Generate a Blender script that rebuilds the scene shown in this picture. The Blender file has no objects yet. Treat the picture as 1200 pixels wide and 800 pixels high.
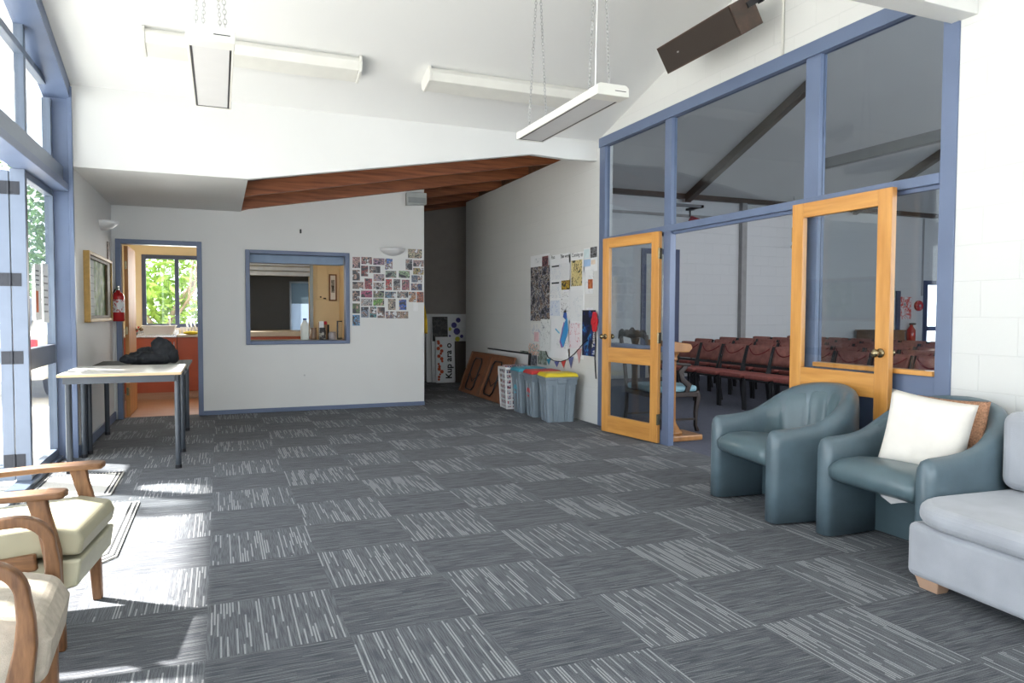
import bpy, bmesh, math, random
from mathutils import Vector, Matrix
random.seed(7)
C = bpy.context.scene.collection
PI = math.pi
# ---------------------------------------------------------------- camera, world, sun, exposure
CAM_F, CAM_YAW, CAM_PITCH, CAM_ROLL, CAM_H = 833.03, 0.390096, 0.0396244, 0.0037485, 1.21547
def cam_axes():
    cy, sy = math.cos(CAM_YAW), math.sin(CAM_YAW)
    f = Vector((sy*math.cos(CAM_PITCH), cy*math.cos(CAM_PITCH), -math.sin(CAM_PITCH)))
    r = Vector((cy, -sy, 0)); u = r.cross(f)
    r2 = r*math.cos(CAM_ROLL) + u*math.sin(CAM_ROLL); u2 = -r*math.sin(CAM_ROLL) + u*math.cos(CAM_ROLL)
    return r2, u2, f
CR, CU, CF = cam_axes()
cam_d = bpy.data.cameras.new('camera'); cam = bpy.data.objects.new('camera', cam_d); C.objects.link(cam)
cam_d.sensor_width = 36; cam_d.lens = 36*CAM_F/1200; cam_d.clip_start = 0.02; cam_d.clip_end = 300
M = Matrix((CR, CU, -CF)).transposed().to_4x4(); M.translation = Vector((0, 0, CAM_H)); cam.matrix_world = M
bpy.context.scene.camera = cam
def on(px, py, ax, val):
    """point of the place seen at a photo pixel, on the plane X, Y or Z = val (used to measure real positions)"""
    d = CR*((px-600)/CAM_F) - CU*((py-400)/CAM_F) + CF
    k = 'XYZ'.index(ax); o = Vector((0, 0, CAM_H)); return o + d*((val-o[k])/d[k])
sc = bpy.context.scene
sc.view_settings.view_transform = 'Standard'; sc.view_settings.look = 'None'; sc.view_settings.gamma = 1
sc.view_settings.use_curve_mapping = False
sc.view_settings.exposure = -0.13
w = bpy.data.worlds.new('sky'); sc.world = w; w.use_nodes = True
bg = w.node_tree.nodes['Background']; bg.inputs[0].default_value = (0.86, 0.93, 1.0, 1); bg.inputs[1].default_value = 5.0
sun_d = bpy.data.lights.new('sun', 'SUN'); sun = bpy.data.objects.new('sun', sun_d); C.objects.link(sun)
sun_d.energy = 42; sun_d.angle = math.radians(2.5); sun_d.color = (1, 0.96, 0.9)
sun.rotation_euler = Vector((0.50, -0.36, -0.66)).to_track_quat('-Z', 'Y').to_euler()
def area(name, loc, direction, sx, sy, power, col=(1, 1, 1)):
    d = bpy.data.lights.new(name, 'AREA'); d.shape = 'RECTANGLE'; d.size = sx; d.size_y = sy; d.energy = power; d.color = col
    o = bpy.data.objects.new(name, d); C.objects.link(o); o.location = loc
    o.rotation_euler = Vector(direction).to_track_quat('-Z', 'Y').to_euler(); return o
# added area lamps: unseen fill behind the camera and in the hall; kitchen window daylight
area('fill_rear', (1.2, -2.7, 1.6), (0, 1, 0.12), 4.4, 2.2, 34, (1, 0.99, 0.97))
area('fill_hall', (10, -0.4, 2.2), (0, 1, 0.0), 11, 2.4, 290, (0.95, 0.97, 1))
area('daylight_kitchen_window', (-0.4, 11.44, 1.6), (0, -1, -0.1), 1.1, 0.9, 26, (1, 1, 0.97))
# ---------------------------------------------------------------- materials
MATS = {}
def nodes(name):
    m = bpy.data.materials.new(name); m.use_nodes = True
    nt = m.node_tree; return m, nt, nt.nodes['Principled BSDF']
def N(nt, t, **kw):
    n = nt.nodes.new(t)
    for k, v in kw.items(): setattr(n, k, v)
    return n
def mth(nt, op, a, b=None, c=None):
    n = N(nt, 'ShaderNodeMath', operation=op)
    for i, v in enumerate((a, b, c)):
        if v is None: continue
        if isinstance(v, (int, float)): n.inputs[i].default_value = v
        else: nt.links.new(v, n.inputs[i])
    return n.outputs[0]
def mix(nt, f, a, b):
    n = N(nt, 'ShaderNodeMix', data_type='RGBA')
    for s, v in ((0, f), (6, a), (7, b)):
        if hasattr(v, 'is_linked') or hasattr(v, 'links'): nt.links.new(v, n.inputs[s])
        elif isinstance(v, (int, float)): n.inputs[s].default_value = v
        else: n.inputs[s].default_value = (*v, 1)
    return n.outputs[2]
def ramp(nt, f, stops, const=False):
    n = N(nt, 'ShaderNodeValToRGB'); nt.links.new(f, n.inputs[0]); e = n.color_ramp.elements
    if const: n.color_ramp.interpolation = 'CONSTANT'
    while len(e) < len(stops): e.new(0.5)
    for q, (p, c) in zip(e, stops): q.position = p; q.color = (*c, 1)
    return n.outputs[0]
def bump(nt, h, strength, dist, p):
    b = N(nt, 'ShaderNodeBump'); b.inputs['Strength'].default_value = strength; b.inputs['Distance'].default_value = dist
    nt.links.new(h, b.inputs['Height']); nt.links.new(b.outputs[0], p.inputs['Normal'])
def coord(nt, scale=(1, 1, 1), rot=(0, 0, 0), kind='Object'):
    t = N(nt, 'ShaderNodeTexCoord'); m = N(nt, 'ShaderNodeMapping'); m.inputs['Scale'].default_value = scale; m.inputs['Rotation'].default_value = rot
    nt.links.new(t.outputs[kind], m.inputs[0]); return m.outputs[0]
def noise(nt, vec, scale, detail=2, rough=0.5):
    n = N(nt, 'ShaderNodeTexNoise'); n.inputs['Scale'].default_value = scale; n.inputs['Detail'].default_value = detail; n.inputs['Roughness'].default_value = rough
    nt.links.new(vec, n.inputs['Vector']); return n.outputs[0]
def plain(name, col, rough=0.5, metal=0.0, var=0.08, nscale=8, bmp=0.0, bscale=200, bdist=0.002, spec=0.5, coat=0.0, sheen=0.0):
    if name in MATS: return MATS[name]
    m, nt, p = nodes(name); v = coord(nt)
    f = noise(nt, v, nscale, 3)
    a = tuple(max(0, c*(1-var)) for c in col); b = tuple(min(1, c*(1+var)) for c in col)
    nt.links.new(ramp(nt, f, [(0.3, a), (0.7, b)]), p.inputs['Base Color'])
    p.inputs['Roughness'].default_value = rough; p.inputs['Metallic'].default_value = metal
    p.inputs['Specular IOR Level'].default_value = spec; p.inputs['Coat Weight'].default_value = coat; p.inputs['Sheen Weight'].default_value = sheen
    if bmp: bump(nt, noise(nt, v, bscale, 3), bmp, bdist, p)
    MATS[name] = m; return m
def wood(name, c1, c2, scale=(3, 3, 40), rough=0.4, coat=0.15):
    """grain runs along the axis with the smallest scale"""
    if name in MATS: return MATS[name]
    m, nt, p = nodes(name); v = coord(nt, scale)
    f = noise(nt, v, 1.6, 5, 0.6)
    nt.links.new(ramp(nt, f, [(0.3, c1), (0.7, c2)]), p.inputs['Base Color'])
    p.inputs['Roughness'].default_value = rough; p.inputs['Coat Weight'].default_value = coat
    bump(nt, f, 0.08, 0.003, p); MATS[name] = m; return m
def glass(name, tint=(0.9, 0.95, 0.95)):
    if name in MATS: return MATS[name]
    m = bpy.data.materials.new(name); m.use_nodes = True; nt = m.node_tree; nt.nodes.remove(nt.nodes['Principled BSDF'])
    t = N(nt, 'ShaderNodeBsdfTransparent'); t.inputs[0].default_value = (*tint, 1)
    g = N(nt, 'ShaderNodeBsdfGlossy'); g.inputs['Roughness'].default_value = 0.02
    lw = N(nt, 'ShaderNodeLayerWeight'); lw.inputs[0].default_value = 0.5
    f5 = mth(nt, 'MULTIPLY_ADD', mth(nt, 'POWER', lw.outputs['Facing'], 5.0), 0.9, 0.035)
    mx = N(nt, 'ShaderNodeMixShader'); nt.links.new(f5, mx.inputs[0]); nt.links.new(t.outputs[0], mx.inputs[1]); nt.links.new(g.outputs[0], mx.inputs[2])
    nt.links.new(mx.outputs[0], nt.nodes['Material Output'].inputs[0]); MATS[name] = m; return m
def carpet(name, x0, y0, hall=False):
    m, nt, p = nodes(name); t = N(nt, 'ShaderNodeTexCoord'); s = N(nt, 'ShaderNodeSeparateXYZ'); nt.links.new(t.outputs['Object'], s.inputs[0])
    u = mth(nt, 'DIVIDE', mth(nt, 'SUBTRACT', s.outputs[0], x0), 0.5); v = mth(nt, 'DIVIDE', mth(nt, 'SUBTRACT', s.outputs[1], y0), 0.5)
    fu, fv = mth(nt, 'FLOOR', u), mth(nt, 'FLOOR', v)
    par = mth(nt, 'FLOORED_MODULO', mth(nt, 'ADD', fu, fv), 2.0)
    def dashes(across, along, off, nl, ns, thr, wid):
        a = mth(nt, 'MULTIPLY', across, float(nl)); c = mth(nt, 'FLOOR', a)
        w1 = N(nt, 'ShaderNodeTexWhiteNoise', noise_dimensions='1D'); nt.links.new(mth(nt, 'ADD', c, off), w1.inputs['W'])
        sg = mth(nt, 'FLOOR', mth(nt, 'MULTIPLY_ADD', w1.outputs['Value'], 7.0, mth(nt, 'MULTIPLY', along, float(ns))))
        cb = N(nt, 'ShaderNodeCombineXYZ'); nt.links.new(c, cb.inputs[0]); nt.links.new(sg, cb.inputs[1]); cb.inputs[2].default_value = off
        w2 = N(nt, 'ShaderNodeTexWhiteNoise', noise_dimensions='3D'); nt.links.new(cb.outputs[0], w2.inputs['Vector'])
        inn = mth(nt, 'LESS_THAN', mth(nt, 'ABSOLUTE', mth(nt, 'SUBTRACT', mth(nt, 'FRACT', a), 0.5)), wid)
        return mth(nt, 'MULTIPLY', inn, mth(nt, 'GREATER_THAN', w2.outputs['Value'], thr))
    def lines(across, along, off):
        c = N(nt, 'ShaderNodeCombineXYZ')
        nt.links.new(mth(nt, 'MULTIPLY', across, 125.0), c.inputs[0]); nt.links.new(mth(nt, 'MULTIPLY', along, 4.6), c.inputs[1]); c.inputs[2].default_value = off
        return noise(nt, c.outputs[0], 1.0, 0.0)
    la = lines(u, v, 3.0); lb = lines(v, u, 9.0)
    gr = noise(nt, t.outputs['Object'], 260, 2)
    if hall:
        a = ramp(nt, la, [(0.4, (0.055, 0.062, 0.10)), (0.6, (0.09, 0.10, 0.15))]); b = a
    else:
        a = ramp(nt, la, [(0.36, (0.070, 0.077, 0.090)), (0.62, (0.128, 0.136, 0.150))])
        a = mix(nt, mth(nt, 'MULTIPLY', dashes(u, v, 5.0, 44, 2.3, 0.66, 0.27), 0.85), a, (0.33, 0.34, 0.35))
        b = ramp(nt, lb, [(0.34, (0.045, 0.050, 0.060)), (0.5, (0.076, 0.083, 0.096)), (0.66, (0.115, 0.122, 0.135))])
        b = mix(nt, mth(nt, 'MULTIPLY', dashes(v, u, 8.0, 44, 2.3, 0.72, 0.25), 0.6), b, (0.18, 0.188, 0.198))
    col = mix(nt, par, a, b)  # light and dark tiles: pile sheen by direction is painted into the colours
    n = N(nt, 'ShaderNodeMix', data_type='RGBA', blend_type='MULTIPLY'); n.inputs[0].default_value = 0.8
    nt.links.new(col, n.inputs[6]); nt.links.new(ramp(nt, gr, [(0.3, (0.55, 0.55, 0.55)), (0.7, (1.3, 1.3, 1.3))]), n.inputs[7])
    nt.links.new(n.outputs[2], p.inputs['Base Color'])
    p.inputs['Roughness'].default_value = 0.92; p.inputs['Specular IOR Level'].default_value = 0.15; p.inputs['Sheen Weight'].default_value = 0.08
    bump(nt, gr, 0.5, 0.004, p); return m
def blockwork(name, col, axis, depth=0.5):
    m, nt, p = nodes(name)
    t = N(nt, 'ShaderNodeTexCoord'); s = N(nt, 'ShaderNodeSeparateXYZ'); nt.links.new(t.outputs['Object'], s.inputs[0]); c = N(nt, 'ShaderNodeCombineXYZ')
    nt.links.new(s.outputs[1 if axis == 'X' else 0], c.inputs[0]); nt.links.new(s.outputs[2], c.inputs[1])
    b = N(nt, 'ShaderNodeTexBrick'); nt.links.new(c.outputs[0], b.inputs['Vector']); b.inputs['Scale'].default_value = 1
    b.inputs['Brick Width'].default_value = 0.4; b.inputs['Row Height'].default_value = 0.2; b.inputs['Mortar Size'].default_value = 0.004; b.inputs['Mortar Smooth'].default_value = 0.6
    b.inputs['Color1'].default_value = (*col, 1); b.inputs['Color2'].default_value = (*[q*0.985 for q in col], 1); b.inputs['Mortar'].default_value = (*[q*0.95 for q in col], 1)
    nt.links.new(b.outputs[0], p.inputs['Base Color']); p.inputs['Roughness'].default_value = 0.55
    h = mth(nt, 'SUBTRACT', mth(nt, 'MULTIPLY', noise(nt, t.outputs['Object'], 60, 3), 0.25), b.outputs['Fac'])
    bump(nt, h, depth, 0.006, p); return m
def inked(name, ink, seed, scale=10, paper=(0.76, 0.77, 0.78), wdt=0.012):
    m, nt, p = nodes(name); t = N(nt, 'ShaderNodeTexCoord'); mp = N(nt, 'ShaderNodeMapping'); mp.inputs['Location'].default_value = (seed*3.7, seed*1.3, seed*2.1)
    nt.links.new(t.outputs['Object'], mp.inputs[0]); f = noise(nt, mp.outputs[0], scale, 2, 0.6); g_ = noise(nt, mp.outputs[0], scale*0.6, 1)
    ln = mth(nt, 'MULTIPLY', mth(nt, 'LESS_THAN', mth(nt, 'ABSOLUTE', mth(nt, 'SUBTRACT', f, 0.5)), wdt), mth(nt, 'GREATER_THAN', g_, 0.5))
    nt.links.new(mix(nt, ln, paper, ink), p.inputs['Base Color']); p.inputs['Roughness'].default_value = 0.6; return m
def picture(name, cols, seed, scale=14, detail=3):
    m, nt, p = nodes(name); t = N(nt, 'ShaderNodeTexCoord'); mp = N(nt, 'ShaderNodeMapping'); mp.inputs['Location'].default_value = (seed*3.7, seed*1.3, seed*2.1)
    nt.links.new(t.outputs['Object'], mp.inputs[0]); f = noise(nt, mp.outputs[0], scale, detail, 0.6)
    n = len(cols); nt.links.new(ramp(nt, f, [(0.36+0.28*i/max(1, n-1), c) for i, c in enumerate(cols)], True), p.inputs['Base Color'])
    p.inputs['Roughness'].default_value = 0.35; return m
WHITE = plain('white_wall_paint', (0.71, 0.71, 0.695), 0.6, var=0.015, nscale=2, bmp=0.05, bscale=300, bdist=0.001)
CEIL = plain('white_ceiling_paint', (0.80, 0.80, 0.785), 0.7, var=0.01, nscale=1)
BLUE = plain('blue_joinery_paint', (0.125, 0.165, 0.265), 0.38, var=0.06, nscale=4, bmp=0.05, bscale=80, bdist=0.001)
ALU = plain('blue_grey_aluminium', (0.15, 0.185, 0.25), 0.35, metal=0.2, var=0.05)
BLK_X = blockwork('painted_blockwork_right', (0.69, 0.69, 0.67), 'X', 0.35)
BLK_Y = blockwork('painted_blockwork_hall', (0.60, 0.615, 0.63), 'Y', 0.6)
RAFT = wood('red_brown_rafter_timber', (0.16, 0.045, 0.018), (0.40, 0.135, 0.05), (1.2, 9, 22), 0.55, 0.1)
LINING = wood('dark_brown_lining', (0.10, 0.045, 0.022), (0.19, 0.085, 0.04), (1.5, 12, 12), 0.6, 0.0)
HONEY = wood('honey_timber', (0.50, 0.215, 0.045), (0.70, 0.35, 0.09), (9, 9, 1.0), 0.35, 0.3)
HONEY_H = wood('honey_timber_rails', (0.50, 0.215, 0.045), (0.70, 0.35, 0.09), (9, 1.0, 14), 0.35, 0.3)
OAK = wood('worn_oak', (0.10, 0.042, 0.016), (0.27, 0.13, 0.055), (30, 30, 5), 0.5, 0.1)
OAK_X = wood('worn_oak_arms', (0.11, 0.046, 0.018), (0.28, 0.14, 0.06), (4, 34, 34), 0.5, 0.1)
DOORWOOD = wood('orange_veneer', (0.42, 0.17, 0.045), (0.56, 0.26, 0.085), (10, 10, 1.2), 0.6, 0.0)
GLASS = glass('clear_glass', (0.97, 0.98, 0.98)); GLASSG = glass('grey_glass', (0.80, 0.83, 0.85))
TEAL = plain('blue_green_vinyl', (0.085, 0.13, 0.15), 0.34, var=0.12, nscale=5, bmp=0.12, bscale=140, bdist=0.0015, coat=0.15)
TEALW = plain('blue_green_vinyl_worn', (0.092, 0.135, 0.162), 0.34, var=0.12, nscale=7, bmp=0.12, bscale=140, bdist=0.0015, coat=0.2)
GREYF = plain('pale_grey_velour', (0.37, 0.385, 0.42), 0.9, var=0.10, nscale=6, bmp=0.3, bscale=240, bdist=0.002, spec=0.2, sheen=0.3)
CREAMF = plain('cream_woven_cloth', (0.46, 0.41, 0.34), 0.9, var=0.12, nscale=40, bmp=0.6, bscale=320, bdist=0.003, spec=0.2)
OLIVE = plain('pale_olive_vinyl', (0.36, 0.34, 0.24), 0.42, var=0.06, nscale=6, bmp=0.08, bscale=120, bdist=0.001)
CUSH = plain('off_white_linen', (0.76, 0.72, 0.66), 0.9, var=0.03, nscale=14, bmp=0.35, bscale=300, bdist=0.002, spec=0.2)
CORK = plain('brown_speckled_cloth', (0.42, 0.22, 0.13), 0.9, var=0.4, nscale=120, bmp=0.3, bscale=200)
BLACKM = plain('black_metal', (0.02, 0.02, 0.024), 0.35, metal=0.3); CHAR = plain('charcoal_metal', (0.045, 0.055, 0.07), 0.35, metal=0.3)
CHROME = plain('galvanised_steel', (0.5, 0.5, 0.5), 0.3, metal=0.9); BRASS = plain('aged_brass', (0.30, 0.24, 0.14), 0.25, metal=0.9)
WPL = plain('cream_enamel', (0.72, 0.71, 0.66), 0.4, var=0.02); WPL2 = plain('white_plastic', (0.78, 0.78, 0.78), 0.4, var=0.02)
BLACKC = plain('black_cloth', (0.014, 0.016, 0.02), 0.8, var=0.3, nscale=20, bmp=0.2, bscale=90)
PAPER = plain('white_paper', (0.80, 0.81, 0.82), 0.7, var=0.02)
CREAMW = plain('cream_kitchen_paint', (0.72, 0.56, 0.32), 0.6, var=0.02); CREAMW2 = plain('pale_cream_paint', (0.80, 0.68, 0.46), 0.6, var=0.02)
ORANGE = plain('rust_orange_laminate', (0.44, 0.085, 0.03), 0.4, var=0.04); STEEL = plain('stainless_steel', (0.62, 0.62, 0.62), 0.22, metal=0.8, var=0.04)
KFLOOR = wood('pale_timber_floor', (0.46, 0.25, 0.15), (0.60, 0.37, 0.24), (1, 10, 5), 0.4, 0.2)
GREYBIN = plain('blue_grey_plastic', (0.20, 0.245, 0.285), 0.42, var=0.04)
HALLW = plain('hall_grey_white_paint', (0.56, 0.565, 0.56), 0.6, var=0.02, nscale=2)
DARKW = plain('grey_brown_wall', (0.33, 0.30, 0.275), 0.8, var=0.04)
DTIM = wood('dark_stained_timber', (0.030, 0.020, 0.015), (0.07, 0.045, 0.033), (3, 12, 12), 0.5, 0.1)
# ---------------------------------------------------------------- mesh helpers
class MB:
    def __init__(s): s.bm = bmesh.new()
    def poly(s, pts, faces):
        v = [s.bm.verts.new(p) for p in pts]
        for f in faces:
            try: s.bm.faces.new([v[i] for i in f])
            except ValueError: pass
        return v
    def box(s, x0, y0, z0, x1, y1, z1, mat=None):
        pts = [(x, y, z) for z in (min(z0, z1), max(z0, z1)) for y in (min(y0, y1), max(y0, y1)) for x in (min(x0, x1), max(x0, x1))]
        v = s.poly(pts, [(0, 2, 3, 1), (4, 5, 7, 6), (0, 1, 5, 4), (2, 6, 7, 3), (0, 4, 6, 2), (1, 3, 7, 5)])
        if mat is not None:
            for q in v: q.co = mat @ q.co
        return s
    def prism(s, poly, axis, a, b):
        """poly of 2-D points in the plane across AXIS, pushed from a to b"""
        def P(p, t): return {'X': (t, p[0], p[1]), 'Y': (p[0], t, p[1]), 'Z': (p[0], p[1], t)}[axis]
        n = len(poly); pts = [P(p, a) for p in poly] + [P(p, b) for p in poly]
        s.poly(pts, [tuple(range(n)), tuple(range(2*n-1, n-1, -1))] + [(i, i+n, (i+1) % n+n, (i+1) % n) for i in range(n)]); return s
    def cyl(s, p0, p1, r0, r1=None, n=14, cap=True):
        p0, p1 = Vector(p0), Vector(p1); r1 = r0 if r1 is None else r1; q = (p1-p0).to_track_quat('Z', 'Y')
        rings = []
        for p, r in ((p0, r0), (p1, r1)): rings.append([s.bm.verts.new(p + q @ Vector((r*math.cos(2*PI*i/n), r*math.sin(2*PI*i/n), 0))) for i in range(n)])
        for i in range(n): s.bm.faces.new((rings[0][i], rings[0][(i+1) % n], rings[1][(i+1) % n], rings[1][i]))
        if cap: s.bm.faces.new(rings[0][::-1]); s.bm.faces.new(rings[1])
        return s
    def tube(s, pts, r, n=8, closed=False, sx=1.0, up=None):
        pts = [Vector(p) for p in pts]; m = len(pts); rings = []; prev = None
        for i, p in enumerate(pts):
            a = pts[(i-1) % m] if (closed or i > 0) else p; b = pts[(i+1) % m] if (closed or i < m-1) else p
            d = (b-a).normalized(); x = (Vector(up) if up else (prev if prev is not None else (Vector((0, 0, 1)) if abs(d.z) < .9 else Vector((1, 0, 0)))))
            x = (x - d*x.dot(d)).normalized(); prev = x; y = d.cross(x); rr = r[i] if isinstance(r, (list, tuple)) else r
            rings.append([s.bm.verts.new(p + x*(rr*math.cos(2*PI*(k+.5)/n)) + y*(rr*sx*math.sin(2*PI*(k+.5)/n))) for k in range(n)])
        for i in range(m if closed else m-1):
            A, B = rings[i], rings[(i+1) % m]
            for k in range(n): s.bm.faces.new((A[k], A[(k+1) % n], B[(k+1) % n], B[k]))
        if not closed: s.bm.faces.new(rings[0][::-1]); s.bm.faces.new(rings[-1])
        return s
    def lathe(s, prof, o=(0, 0, 0), n=20, a0=0, a1=2*PI):
        o = Vector(o); full = abs(a1-a0-2*PI) < 1e-6; k = n if full else n+1
        R = [[s.bm.verts.new(o+Vector((r*math.cos(a0+(a1-a0)*i/n), r*math.sin(a0+(a1-a0)*i/n), z))) for i in range(k)] for r, z in prof]
        for j in range(len(prof)-1):
            for i in range(n if full else k-1): s.bm.faces.new((R[j][i], R[j][(i+1) % k], R[j+1][(i+1) % k], R[j+1][i]))
        for ring, flip in ((R[0], True), (R[-1], False)):
            try: s.bm.faces.new(ring[::-1] if flip else ring)
            except ValueError: pass
        return s
    def ball(s, c, r, n=16):
        c = Vector(c); r = (r, r, r) if isinstance(r, (int, float)) else r
        g = bmesh.ops.create_uvsphere(s.bm, u_segments=n, v_segments=max(6, n*2//3), radius=1)
        for v in g['verts']: v.co = Vector((v.co.x*r[0], v.co.y*r[1], v.co.z*r[2])) + c
        return s
    def build(s, name, mat, parent=None, smooth=False, bevel=0, seg=2, sub=0, loc=None, rotz=0, weld=False):
        if weld: bmesh.ops.remove_doubles(s.bm, verts=s.bm.verts, dist=1e-5)
        bmesh.ops.recalc_face_normals(s.bm, faces=s.bm.faces)
        me = bpy.data.meshes.new(name); s.bm.to_mesh(me); s.bm.free()
        o = bpy.data.objects.new(name, me); C.objects.link(o); me.materials.append(mat)
        if smooth or bevel or sub:
            for p in me.polygons: p.use_smooth = smooth or bool(sub)
        if bevel:
            b = o.modifiers.new('bevel', 'BEVEL'); b.width = bevel; b.segments = seg; b.limit_method = 'ANGLE'; b.angle_limit = math.radians(35)
            if not smooth: b.harden_normals = False
        if sub: q = o.modifiers.new('sub', 'SUBSURF'); q.levels = sub; q.render_levels = sub
        if parent: o.parent = parent
        if loc: o.location = loc
        if rotz: o.rotation_euler[2] = rotz
        return o
def B(*b): return MB().box(*b)
def tag(o, label, cat, group=None):
    o['label'] = label; o['category'] = cat
    if group: o['group'] = group
    return o
def thing(name, label, cat, loc=(0, 0, 0), rotz=0, group=None):
    o = bpy.data.objects.new(name, None); C.objects.link(o); o.location = loc; o.rotation_euler = (0, 0, rotz); o.empty_display_size = 0.1
    return tag(o, label, cat, group)
def struct(o, k='structure'): o['kind'] = k; return o
def dup(root, loc=None, rotz=None, label=None, parent=None):
    r = root.copy(); C.objects.link(r)
    if parent: r.parent = parent
    if loc is not None: r.location = loc
    if rotz is not None: r.rotation_euler = (0, 0, rotz)
    if label: r['label'] = label
    for ch in list(root.children): dup(ch, parent=r)
    return r
def box_round(hx, hy, hz, r, cx=0, cy=0, cz=0):
    return MB().box(cx-hx, cy-hy, cz-hz, cx+hx, cy+hy, cz+hz)
def text_obj(name, body, size, mat, parent=None, loc=(0, 0, 0), rot=(PI/2, 0, 0), ext=0.001, bold=0.0):
    cu = bpy.data.curves.new(name, 'FONT'); cu.body = body; cu.size = size; cu.extrude = ext; cu.offset = bold; cu.align_x = 'CENTER'; cu.align_y = 'CENTER'; cu.materials.append(mat)
    o = bpy.data.objects.new(name, cu); C.objects.link(o); bpy.context.view_layer.update()
    me = bpy.data.meshes.new_from_object(o.evaluated_get(bpy.context.evaluated_depsgraph_get())); bpy.data.objects.remove(o)
    o = bpy.data.objects.new(name, me); C.objects.link(o); o.location = loc; o.rotation_euler = rot
    if parent: o.parent = parent
    return o
# ---------------------------------------------------------------- the setting: main room
XR = 3.81; YF = 6.85; YB = 9.1; XL = -1.11; XG = -1.27
def ceil_z(y): return 3.08 + 0.29*(YF-y)
YRIDGE = 2.2
def zr(x): return 2.43 + 0.178*(x-0.25)          # rake of the low roof behind the bulkhead
struct(B(-1.27, -3.0, -0.12, XR+0.05, 12.4, 0).build('floor', carpet('grey_checkered_carpet', -0.06, 6.66)))
struct(B(XR+0.05, -0.6, -0.12, 17, 11.6, 0).build('floor', carpet('blue_grey_hall_carpet', 0, 0, True)))
ZR = ceil_z(YRIDGE)
struct(MB().prism([(YF+0.06, 3.0625), (YF+0.06, 3.2), (YRIDGE, ZR+0.12), (-3.05, 3.12), (-3.05, 3.0), (YRIDGE, ZR)], 'X', -1.35, XR+0.1).build('ceiling', CEIL))
# bulkhead above the low part
mb = MB(); fz = [(-1.11, 2.41), (0.25, 2.41), (3.03, 2.875), (3.45, 2.86), (XR-0.001, 2.87)]
mb.prism(fz + [(XR-0.001, 3.08), (-1.11, 3.08)], 'Y', YF, YF+0.07)
struct(mb.build('trim_1', WHITE))
struct(B(-1.25, YF+0.07, 2.41, 0.25, YB, 2.47).build('ceiling', WHITE))
# back wall with door and servery openings
mb = MB()
for poly in ([(-1.25, 0), (-1.03, 0), (-1.03, 2.41), (-1.25, 2.41)], [(-1.03, 1.985), (-0.235, 1.985), (-0.235, 2.41), (-1.03, 2.41)],
             [(-0.235, 0), (0.335, 0), (0.335, zr(0.335)), (0.25, 2.42), (-0.235, 2.41)], [(0.335, 0), (1.475, 0), (1.475, 0.865), (0.335, 0.865)],
             [(0.335, 1.925), (1.475, 1.925), (1.475, zr(1.475)), (0.335, zr(0.335))], [(1.475, 0), (2.49, 0), (2.49, zr(2.49)), (1.475, zr(1.475))]):
    mb.prism(poly, 'Y', YB, YB+0.1)
struct(mb.build('wall_back', WHITE))
struct(MB().prism([(YB+0.1, 0), (12.3, 0), (12.3, 3.0), (YB+0.1, 3.0)], 'X', 2.39, 2.49).build('wall_passage', WHITE))
struct(B(-0.185, YB-0.016, 0, 2.495, YB, 0.052).build('baseboard_back', BLUE, bevel=0.004))
struct(B(XL, YF+0.05, 0, XL+0.016, YB, 0.09).build('baseboard_left', BLUE, bevel=0.004))
struct(B(-1.25, YF+0.07, 0, XL, YB+0.1, 2.41).build('wall_left', WHITE))
# right wall (painted block): behind bulkhead, above and beside the glazed partition
mb = MB()
mb.prism([(6.76, 0), (11.3, 0), (11.3, 3.055), (YF+0.07, 3.055), (YF+0.07, 3.2), (6.76, 3.2)], 'X', XR, XR+0.14)
mb.prism([(2.755, 3.085), (6.76, 3.085), (6.76, 3.22), (YF, 3.18), (2.755, ceil_z(2.755)+0.1)], 'X', XR, XR+0.14)
mb.prism([(-3, 0), (2.755, 0), (2.755, ceil_z(2.755)+0.1), (YRIDGE, ZR+0.1), (-3, 3.1)], 'X', XR, XR+0.14)
struct(mb.build('wall_right', BLK_X))
# wall behind the camera with two wide windows
mb = MB()
for b in ((-1.35, 0, -0.9, 3.1), (3.4, 0, XR, 3.1), (1.0, 0.8, 1.3, 2.6), (-0.9, 0, 3.4, 0.8), (-0.9, 2.6, 3.4, 3.1)): mb.box(b[0], -3.0, b[1], b[2], -2.85, b[3])
struct(mb.build('wall_rear', WHITE))
# tie beam
struct(B(-1.2, 2.66, 2.84, XR, 2.805, 3.2).build('trim_2', WHITE, bevel=0.004))
# rafters and lining of the low roof
mb = MB()
for y0, y1 in ((YF+0.07, 12.4),):
    a, b = 0.25, 3.97
    mb.poly([(a, y0, zr(a)+0.155), (b, y0, zr(b)+0.155), (b, y1, zr(b)+0.155), (a, y1, zr(a)+0.155), (a, y0, zr(a)+0.185), (b, y0, zr(b)+0.185), (b, y1, zr(b)+0.185), (a, y1, zr(a)+0.185)],
            [(0, 1, 2, 3), (4, 7, 6, 5), (0, 4, 5, 1), (1, 5, 6, 2), (2, 6, 7, 3), (3, 7, 4, 0)])
struct(mb.build('ceiling', LINING)); struct(B(3.97, 11.3, 3.2, 4.6, 12.4, 3.25).build('ceiling', LINING))
for y in (7.0, 8.0, 9.03, 10.05, 11.05, 12.0):
    x1 = 3.95 if y < 11.2 else 4.5
    struct(MB().prism([(0.252, zr(0.252)), (x1, zr(x1)), (x1, zr(x1)+0.15), (0.252, zr(0.252)+0.15)], 'Y', y, y+0.06).build('trim_3', RAFT, bevel=0.003))
struct(B(0.25, YF+0.07, 2.47, 0.252, YB, 2.70).build('trim_4', WHITE))
struct(B(XR+0.14, YF+0.1, 2.9, XR+0.17, 11.3, 3.3).build('trim_12', LINING))
struct(B(XR+0.05, 11.6, -0.12, 4.6, 12.4, 0).build('floor', MATS.get('x') or bpy.data.materials['grey_checkered_carpet']))
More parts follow.
